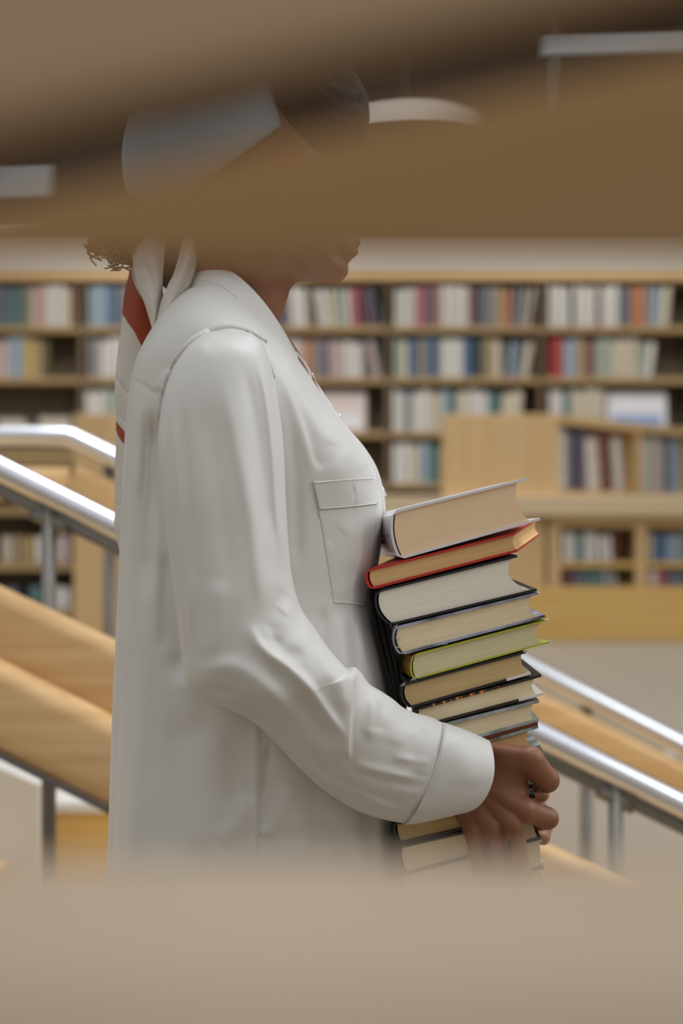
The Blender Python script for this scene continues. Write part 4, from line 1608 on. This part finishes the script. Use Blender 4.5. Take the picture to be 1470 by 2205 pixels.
# collar: a folded band round the neck, open at the throat
CO = [(403, 630, 664, 824, .084, 0, -34, DT, 2.1), (410, 606, 661, 812, .076, 2, -38, DT, 2.1), (422, 584, 655, 796, .066, 4, -40, DT, 2.1),
      (428, 573, 646, 780, .061, 6, -42, DT, 2.1), (433, 574, 640, 778, .057, 6, -41, DT, 2.1), (435, 590, 640, 792, .055, 5, -38, DT, 2.1), (434, 612, 642, 808, .055, 4, -32, DT, 2.1)]
cvv, _ = loft(CO, 60, 160)
collar = mesh_obj('collar', cvv, grid_faces(60, 160), M['shirt'])
shirt_kids.append(collar)
bvh_k = BVHTree.FromPolygons([Vector(v) for v in cvv], grid_faces(60, 160))
s = seam('collar_stitching', [(432, 604), (470, 612), (508, 640), (548, 690), (590, 740)], bvh_k, 0.0006, 0.0, 60, M['stitch'])
if s:
    shirt_kids.append(s)
# the small open lapel loop at the throat
lap = [P(x, y, 1.47) for x, y in [(626, 752), (640, 764), (654, 782), (664, 800), (668, 822), (672, 832)]]
v, f = tube_data(lap, [0.0014, 0.0018, 0.002, 0.0022, 0.0022, 0.002], 8)
shirt_kids.append(mesh_obj('lapel_edge', v, f, M['shirt']))

# --- body: head and neck, hands, and the covered body in one mesh
cp = lambda x, y, D=DT: np.array(P(x, y, D))
prof = [(430, 760), (424, 640), (400, 590), (350, 520), (312, 430), (300, 330), (322, 230), (390, 155), (490, 122), (590, 130), (680, 178), (728, 255), (738, 330),
        (735, 372), (752, 410), (772, 448), (788, 470), (786, 486), (764, 494), (770, 508), (777, 522), (769, 533), (771, 546), (757, 556), (748, 566), (749, 580), (746, 594), (736, 604),
        (718, 610), (690, 608), (655, 604), (636, 606), (624, 622), (617, 648), (604, 682), (592, 712), (580, 750), (560, 800), (540, 860), (470, 820)]
prof = np.array([[(x - 735) * DT / FPX, CZ - (y - 1102.5) * DT / FPX] for x, y in prof])


def head_sdf(X, Y, Z):
    x2, z2 = X[:, 0, :], Z[:, 0, :]
    d = poly_sd(x2, z2, prof)[:, None, :]
    px = 735 + X / DT * FPX
    py = 1102.5 - (Z - CZ) / DT * FPX
    R = 0.074 - 0.028 * smooth01(py, 570, 640)
    ins = np.clip(-d, 0, R)
    w = np.sqrt(np.maximum(R * R - (R - ins) ** 2, 0))
    nar = 1 - 0.60 * smooth01(px, 730, 785) * smooth01(-py, -560, -480) - 0.25 * smooth01(px, 650, 740)
    w = w * nar
    w = np.where(d < 0, w, -d * 0.8)
    f = (np.abs(Y - DT) - w) * 0.75
    for s in (-1, 1):
        e = sd_ell(X, Y, Z, tuple(cp(722, 376, DT + s * 0.033)), (0.012, 0.016, 0.010))
        f = np.maximum(f, -e)
        e = sd_ell(X, Y, Z, tuple(cp(702, 378, DT + s * 0.032)), (0.0125, 0.0125, 0.0125))
        f = np.minimum(f, e)
        e = sd_ell(X, Y, Z, tuple(cp(545, 415, DT + s * 0.070)), (0.018, 0.008, 0.030))
        f = smin(f, e, 0.006)
    return f


lo = cp(285, 870) - np.array([0, 0.10, 0])
hi = cp(800, 105) + np.array([0, 0.10, 0])
hv, hq = surface_net(head_sdf, lo, hi, 0.0024)

# hand (near one)
H = lambda x, y, D: tuple(P(x, y, D))
fing = {
    'thumb': [H(1010, 1626, 1.362), H(1140, 1636, 1.350), H(1177, 1680, 1.362), H(1162, 1690, 1.398)],
    'index': [H(1030, 1690, 1.360), H(1128, 1744, 1.350), H(1178, 1762, 1.363), H(1166, 1768, 1.402), H(1150, 1772, 1.425)],
    'middle': [H(1020, 1690, 1.362), H(1100, 1772, 1.349), H(1121, 1880, 1.352), H(1120, 1960, 1.372), H(1112, 1985, 1.402)],
    'ring': [H(1000, 1700, 1.362), H(1058, 1784, 1.351), H(1075, 1885, 1.353), H(1078, 1966, 1.374), H(1076, 1988, 1.402)],
    'little': [H(990, 1710, 1.364), H(1020, 1788, 1.356), H(1034, 1872, 1.358), H(1042, 1942, 1.370), H(1050, 1975, 1.395)]}
frad = {'thumb': [.0130, .0132, .0116, .0090], 'index': [.012, .0118, .0104, .0088, .0078], 'middle': [.012, .0112, .0100, .0086, .0075],
        'ring': [.012, .0105, .0092, .0081, .0072], 'little': [.0125, .0098, .0080, .0071, .0062]}


def hand_sdf(X, Y, Z):
    palm = sd_cap(X, Y, Z, H(940, 1650, 1.352), H(1000, 1672, 1.360), .021, .0185)
    for a, b, ra, rb in ((H(995, 1650, 1.362), H(1110, 1700, 1.362), .0165, .0130), (H(990, 1690, 1.364), H(1085, 1756, 1.362), .0165, .0125),
                         (H(988, 1716, 1.366), H(1030, 1778, 1.364), .0140, .0115), (H(1000, 1640, 1.362), H(1100, 1655, 1.360), .014, .0125)):
        palm = smin(palm, sd_cap(X, Y, Z, a, b, ra, rb), 0.010)
    out = palm
    ds = []
    for k in fing:
        j, r = fing[k], frad[k]
        d = None
        for i in range(len(j) - 1):
            s = sd_cap(X, Y, Z, j[i], j[i + 1], r[i], r[i + 1])
            d = s if d is None else smin(d, s, 0.003)
        # knuckle swellings
        d = smin(d, sd_cap(X, Y, Z, np.array(j[1]) + [0, -0.0035, 0], np.array(j[1]) + [0, -0.0025, 0.001], r[1] * 0.80, r[1] * 0.8), 0.004)
        ds.append(d)
    fl = ds[0]
    for d in ds[1:]:
        fl = smin(fl, d, 0.0009)
    out = smin(out, fl, 0.0060)
    # hollows between the metacarpals
    for a, b, r in ((H(1080, 1730, 1.330), H(1120, 1776, 1.326), .0050), (H(1052, 1740, 1.330), H(1082, 1800, 1.330), .0045), (H(1012, 1750, 1.334), H(1040, 1800, 1.333), .0042),
                    (H(1085, 1650, 1.330), H(1128, 1680, 1.328), .0060)):
        out = -smin(-out, sd_cap(X, Y, Z, a, b, r, r), 0.006)
    for c, r in ((H(1049, 1830, 1.343), (.0018, .0085, .0090)), (H(1098, 1830, 1.341), (.0020, .0085, .0090))):
        out = -smin(-out, sd_ell(X, Y, Z, c, r), 0.003)
    # tendon ridge to the thumb
    out = smin(out, sd_cap(X, Y, Z, H(1050, 1612, 1.349), H(1130, 1626, 1.341), .0050, .0050), 0.007)
    return out


lo = np.array([P(900, 0, 1.35).x, 1.325, P(0, 2015, 1.40).z])
hi = np.array([P(1215, 0, 1.36).x, 1.445, P(0, 1570, 1.34).z])
fv, fq = surface_net(hand_sdf, lo, hi, 0.0012)
fv2 = fv.copy()
fv2[:, 1] = 2 * DT - fv2[:, 1]
fv2 += OFF
# covered body, coarser
def body_sdf(X, Y, Z):
    c = lambda x, y, D=DT: tuple(P(x, y, D))
    f = sd_cap(X, Y, Z, c(495, 660), c(500, 790), .036, .042)
    f = smin(f, sd_ell(X, Y, Z, c(520, 1010), (0.100, 0.125, 0.150)), 0.05)
    f = smin(f, sd_ell(X, Y, Z, c(540, 1350), (0.095, 0.115, 0.20)), 0.05)
    f = smin(f, sd_ell(X, Y, Z, c(530, 1800), (0.110, 0.145, 0.17)), 0.05)
    f = smin(f, sd_cap(X, Y, Z, c(480, 800, DT - .11), c(480, 800, DT + .11), .040, .040), 0.04)
    for s in (-1, 1):
        def q(x, y, D):
            p = np.array(P(x, y, D))
            if s > 0:
                p[1] = 2 * DT - p[1]
                p = p + OFF * float(smooth01(np.array(x * 1.0), 560, 1000))
            return tuple(p)
        f = smin(f, sd_cap(X, Y, Z, q(480, 800, 1.375), q(480, 1420, 1.295), .042, .034), 0.02)
        f = np.minimum(f, sd_cap(X, Y, Z, q(480, 1420, 1.295), q(950, 1654, 1.354), .034, .024))
        f = smin(f, sd_cap(X, Y, Z, (c(530, 1850)[0], DT + s * .075, 0.80), (c(540, 0)[0], DT + s * .075, 0.47), .075, .050), 0.03)
        f = smin(f, sd_cap(X, Y, Z, (c(540, 0)[0], DT + s * .075, 0.47), (c(520, 0)[0], DT + s * .075, 0.09), .048, .034), 0.02)
        f = smin(f, sd_cap(X, Y, Z, (c(520, 0)[0], DT + s * .075, 0.05), (c(520, 0)[0] + .13, DT + s * .075, 0.030), .032, .024), 0.02)
    return f


bv, bq = surface_net(body_sdf, np.array([-0.42, 1.20, -0.01]), np.array([0.25, 1.80, 1.50]), 0.011)
allv = np.concatenate([hv, fv, fv2, bv])
allq = hq.tolist() + (fq + len(hv)).tolist() + (fq[:, ::-1] + len(hv) + len(fv)).tolist() + (bq + len(hv) + 2 * len(fv)).tolist()
body = mesh_obj('body', allv, allq, M['skin'])
cs = body.modifiers.new('smooth', 'SMOOTH')
cs.factor = 0.5
cs.iterations = 3
pk.append(body)
body_kids = []
for s in (-1, 1):
    c = P(704, 378, DT + s * 0.0325)
    bm = bmesh.new()
    bmesh.ops.create_uvsphere(bm, u_segments=16, v_segments=12, radius=0.0122)
    bmesh.ops.translate(bm, verts=bm.verts, vec=c + Vector((0.0022, s * 0.001, 0)))
    body_kids.append(bm_obj('eye', bm, M['eye'], smooth=True))
# pale nail of the far hand where it comes round the fore edges
nt = Vector(fv2[np.argmax(fv2[:, 0])])

# --- hair: dark mass under the scarf and brown curls escaping at the nape
hvv, hqq = surface_net(lambda X, Y, Z: smin(sd_ell(X, Y, Z, tuple(cp(392, 548)), (0.034, 0.030, 0.042)), sd_ell(X, Y, Z, tuple(cp(300, 500)), (0.040, 0.060, 0.036)), 0.01),
                       cp(190, 660) - np.array([0, 0.09, 0]), cp(500, 400) + np.array([0, 0.09, 0]), 0.004)
fvh, fqh = surface_net(lambda X, Y, Z: sd_ell(X, Y, Z, tuple(cp(665, 250)), (0.064, 0.082, 0.066)) + 0.003 * np.sin(X * 420) * np.sin(Y * 390) * np.sin(Z * 400),
                       cp(480, 380) - np.array([0, 0.1, 0]), cp(820, 80) + np.array([0, 0.1, 0]), 0.004)
hqq = np.concatenate([hqq, fqh + len(hvv)])
hvv = np.concatenate([hvv, fvh])
hair = mesh_obj('hair', hvv, hqq, M['hair_dark'])
pk.append(hair)
vs, fs = [], []
for i in range(120):
    x0 = random.uniform(196, 292)
    low = 540 + 42 * math.exp(-((x0 - 258) / 30) ** 2)
    y0 = random.uniform(455, low)
    D = DT + random.uniform(-0.05, 0.05)
    c = P(x0, y0, D)
    r = random.uniform(0.0045, 0.0075)
    ax = Vector((random.uniform(-1, 1), random.uniform(-1, 1), random.uniform(-1.2, 0.2))).normalized()
    a = ax.cross(Vector((0.3, 1, 0.1))).normalized()
    b = ax.cross(a)
    L = random.uniform(0.006, 0.016)
    turns = random.uniform(1.1, 2.0)
    pts = []
    for k in range(44):
        t = k / 43
        ph = t * turns * 2 * math.pi
        pts.append(c + ax * (L * t) + (a * math.cos(ph) + b * math.sin(ph)) * r * (1 - 0.3 * t))
    v, f = tube_data(pts, 0.0009, 6)
    o0 = len(vs)
    vs += v
    fs += [tuple(j + o0 for j in q) for q in f]
curls = mesh_obj('curls', vs, fs, M['hair'])
hair_kids = [curls]

# --- scarf: cap over the head, knot, and the tails down the back
def scarf_sdf(X, Y, Z):
    e = sd_ell(X, Y, Z, tuple(cp(486, 345)), (0.109, 0.090, 0.117))
    px = 735 + X / DT * FPX
    py = 1102.5 - (Z - CZ) / DT * FPX
    plane = ((py - 250) - (700 - px) * 0.72) * DT / FPX * 0.8
    return np.maximum(e, plane)


cv_, cq_ = surface_net(scarf_sdf, cp(250, 600) - np.array([0, 0.11, 0]), cp(735, 90) + np.array([0, 0.11, 0]), 0.004)
M['scarf_cap'] = mat('grey_blue_scarf_cloth', (158, 166, 170), 0.5, sheen=0.15, var=((168, 174, 178), (9, 9, 9), 2), bump=(30, 0.3))
scarf = mesh_obj('head_scarf', cv_, cq_, [M['scarf_cap']])
scarf.modifiers.new('smooth', 'SMOOTH').iterations = 4
pk.append(scarf)


def strip(name, L, R, D, bulge, stripes=(), n=220, m=60, waves=0.0, folds=()):
    Lc, Rc = crom(L, n), crom(R, n)
    vs = np.zeros((n, m, 3))
    pxs = np.zeros((n, m, 2))
    for i in range(n):
        for k in range(m):
            a = k / (m - 1)
            p = Lc[i] * (1 - a) + Rc[i] * a
            pxs[i, k] = p
            d = D - bulge * math.sin(math.pi * a) + waves * math.sin(a * 9 + i * 0.03)
            vs[i, k] = P(p[0], p[1], d)
    v = vs.reshape(-1, 3)
    if folds:
        v = apply_folds(v, np.ones(len(v)), folds)
    fs, mi = [], []
    for i in range(n - 1):
        for k in range(m - 1):
            fs.append((i * m + k, (i + 1) * m + k, (i + 1) * m + k + 1, i * m + k + 1))
            c = (pxs[i, k] + pxs[i + 1, k + 1]) / 2
            ins = 0
            for s in stripes:
                inside = False
                j = len(s) - 1
                for q in range(len(s)):
                    if (s[q][1] > c[1]) != (s[j][1] > c[1]) and c[0] < (s[j][0] - s[q][0]) * (c[1] - s[q][1]) / (s[j][1] - s[q][1]) + s[q][0]:
                        inside = not inside
                    j = q
                if inside:
                    ins = 1
            mi.append(ins)
    o = mesh_obj(name, v, fs, [M['scarf'], M['rust']])
    o.data.polygons.foreach_set('material_index', mi)
    s = o.modifiers.new('cloth', 'SOLIDIFY')
    s.thickness = 0.0016
    return o


st1 = crom([(276, 560), (290, 612), (312, 655), (328, 700), (322, 730), (308, 748), (290, 716), (272, 690), (262, 668), (266, 620), (272, 580)], 60).tolist()
st2 = crom([(244, 898), (262, 922), (282, 946), (284, 978), (272, 962), (258, 945), (250, 926)], 40).tolist()
scarf_kids = []
tail = strip('scarf_tail', [(290, 480), (279, 580), (271, 615), (265, 655), (261, 700), (255, 745), (249, 800), (247, 850), (250, 900), (249, 960), (247, 1030), (247, 1090), (246, 1140), (255, 1178), (261, 1205), (261, 1232)],
             [(330, 480), (345, 590), (352, 640), (356, 690), (344, 740), (322, 790), (312, 840), (304, 900), (300, 960), (298, 1030), (296, 1090), (292, 1140), (290, 1178), (288, 1205), (286, 1232)],
             1.50, 0.012, (st1, st2), 360, 60, 0.001,
             [([(247, 806), (262, 830), (284, 858)], -1.6, 2, 5), ([(249, 885), (262, 900), (282, 920)], -1.0, 2, 4), ([(258, 760), (256, 880), (258, 1000)], 1.6, 8, 8), ([(247, 1080), (262, 1092), (280, 1110)], -1.4, 2, 4), ([(250, 1150), (262, 1175), (280, 1190)], 1.4, 6, 6)])
scarf_kids.append(tail)
t2 = strip('scarf_loop', [(286, 470), (286, 570), (296, 612), (310, 650), (322, 690), (328, 712)], [(362, 470), (352, 575), (350, 610), (345, 640), (341, 670), (334, 712)],
           1.458, 0.010, (), 120, 50, 0.0, [([(308, 555), (326, 600), (338, 650)], -2.2, 4, 10), ([(290, 580), (312, 640), (326, 690)], 1.4, 5, 5), ([(330, 545), (340, 600), (340, 650)], 1.6, 6, 6)])
scarf_kids.append(t2)
t3 = strip('scarf_loop', [(404, 470), (378, 575), (362, 612), (350, 640), (340, 672), (328, 716)], [(440, 470), (422, 572), (412, 606), (400, 630), (378, 660), (346, 720)],
           1.452, 0.010, (), 120, 50, 0.0, [([(408, 545), (392, 590), (370, 640)], 1.8, 6, 8), ([(418, 560), (404, 600), (384, 636)], -1.6, 4, 6)])
scarf_kids.append(t3)
kv, kq = surface_net(lambda X, Y, Z: smin(sd_ell(X, Y, Z, tuple(cp(350, 520)), (0.030, 0.028, 0.020)), sd_ell(X, Y, Z, tuple(cp(400, 500)), (0.028, 0.030, 0.022)), 0.01),
                     cp(270, 590) - np.array([0, 0.05, 0]), cp(480, 430) + np.array([0, 0.05, 0]), 0.003)
scarf_kids.append(mesh_obj('knot', kv, kq, M['scarf']))

# --- black cloth hanging between the shirt front and the spines
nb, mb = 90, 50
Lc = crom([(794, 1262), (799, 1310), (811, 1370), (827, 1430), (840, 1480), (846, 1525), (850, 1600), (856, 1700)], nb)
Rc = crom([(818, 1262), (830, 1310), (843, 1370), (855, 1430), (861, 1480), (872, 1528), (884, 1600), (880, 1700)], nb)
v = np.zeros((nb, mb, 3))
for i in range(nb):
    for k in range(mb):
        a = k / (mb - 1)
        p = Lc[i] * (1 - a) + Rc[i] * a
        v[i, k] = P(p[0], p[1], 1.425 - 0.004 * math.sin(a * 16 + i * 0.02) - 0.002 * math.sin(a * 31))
o = mesh_obj('dark_cloth', v.reshape(-1, 3), [(i * mb + k, (i + 1) * mb + k, (i + 1) * mb + k + 1, i * mb + k + 1) for i in range(nb - 1) for k in range(mb - 1)], M['black_cloth'])
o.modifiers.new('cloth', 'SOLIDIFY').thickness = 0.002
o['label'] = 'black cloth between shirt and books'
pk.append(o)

# --- trousers and shoes
tx = P(535, 0, DT).x


def trouser_sdf(X, Y, Z):
    f = sd_ell(X, Y, Z, (tx, DT, 0.86), (0.130, 0.165, 0.16))
    for s in (-1, 1):
        f = smin(f, sd_cap(X, Y, Z, (tx, DT + s * .085, 0.74), (tx + .005, DT + s * .080, 0.45), .088, .072), 0.03)
        f = smin(f, sd_cap(X, Y, Z, (tx + .005, DT + s * .080, 0.45), (tx - .005, DT + s * .078, 0.12), .070, .058), 0.02)
    return np.maximum(np.maximum(f, 0.085 - Z), Z - 0.90)


qv, qq = surface_net(trouser_sdf, np.array([tx - .17, 1.28, 0.06]), np.array([tx + .17, 1.72, 0.95]), 0.009)
o = mesh_obj('trousers', qv, qq, M['trouser'])
o.modifiers.new('smooth', 'SMOOTH').iterations = 5
pk.append(o)
for s in (-1, 1):
    yy = DT + s * .078

    def shoe_sdf(X, Y, Z):
        f = sd_cap(X, Y, Z, (tx - .03, yy, 0.045), (tx + .15, yy, 0.030), .046, .036)
        f = smin(f, sd_cap(X, Y, Z, (tx - .02, yy, 0.05), (tx - .01, yy, 0.10), .042, .045), 0.02)
        return np.maximum(np.maximum(f, 0.002 - Z), Z - 0.115)

    qv, qq = surface_net(shoe_sdf, np.array([tx - .10, yy - .07, -0.01]), np.array([tx + .22, yy + .07, 0.14]), 0.005)
    o = mesh_obj('shoe', qv, qq, M['shoe'])
    o.modifiers.new('smooth', 'SMOOTH').iterations = 3
    pk.append(o)

adopt(person, pk)
bpy.context.view_layer.update()


def adopt_sub(part, kids):
    inv = part.matrix_world.inverted()
    for k in kids:
        k.parent = part
        k.matrix_parent_inverse = inv


adopt_sub(shirt, shirt_kids)
adopt_sub(body, body_kids)
adopt_sub(hair, hair_kids)
adopt_sub(scarf, scarf_kids)
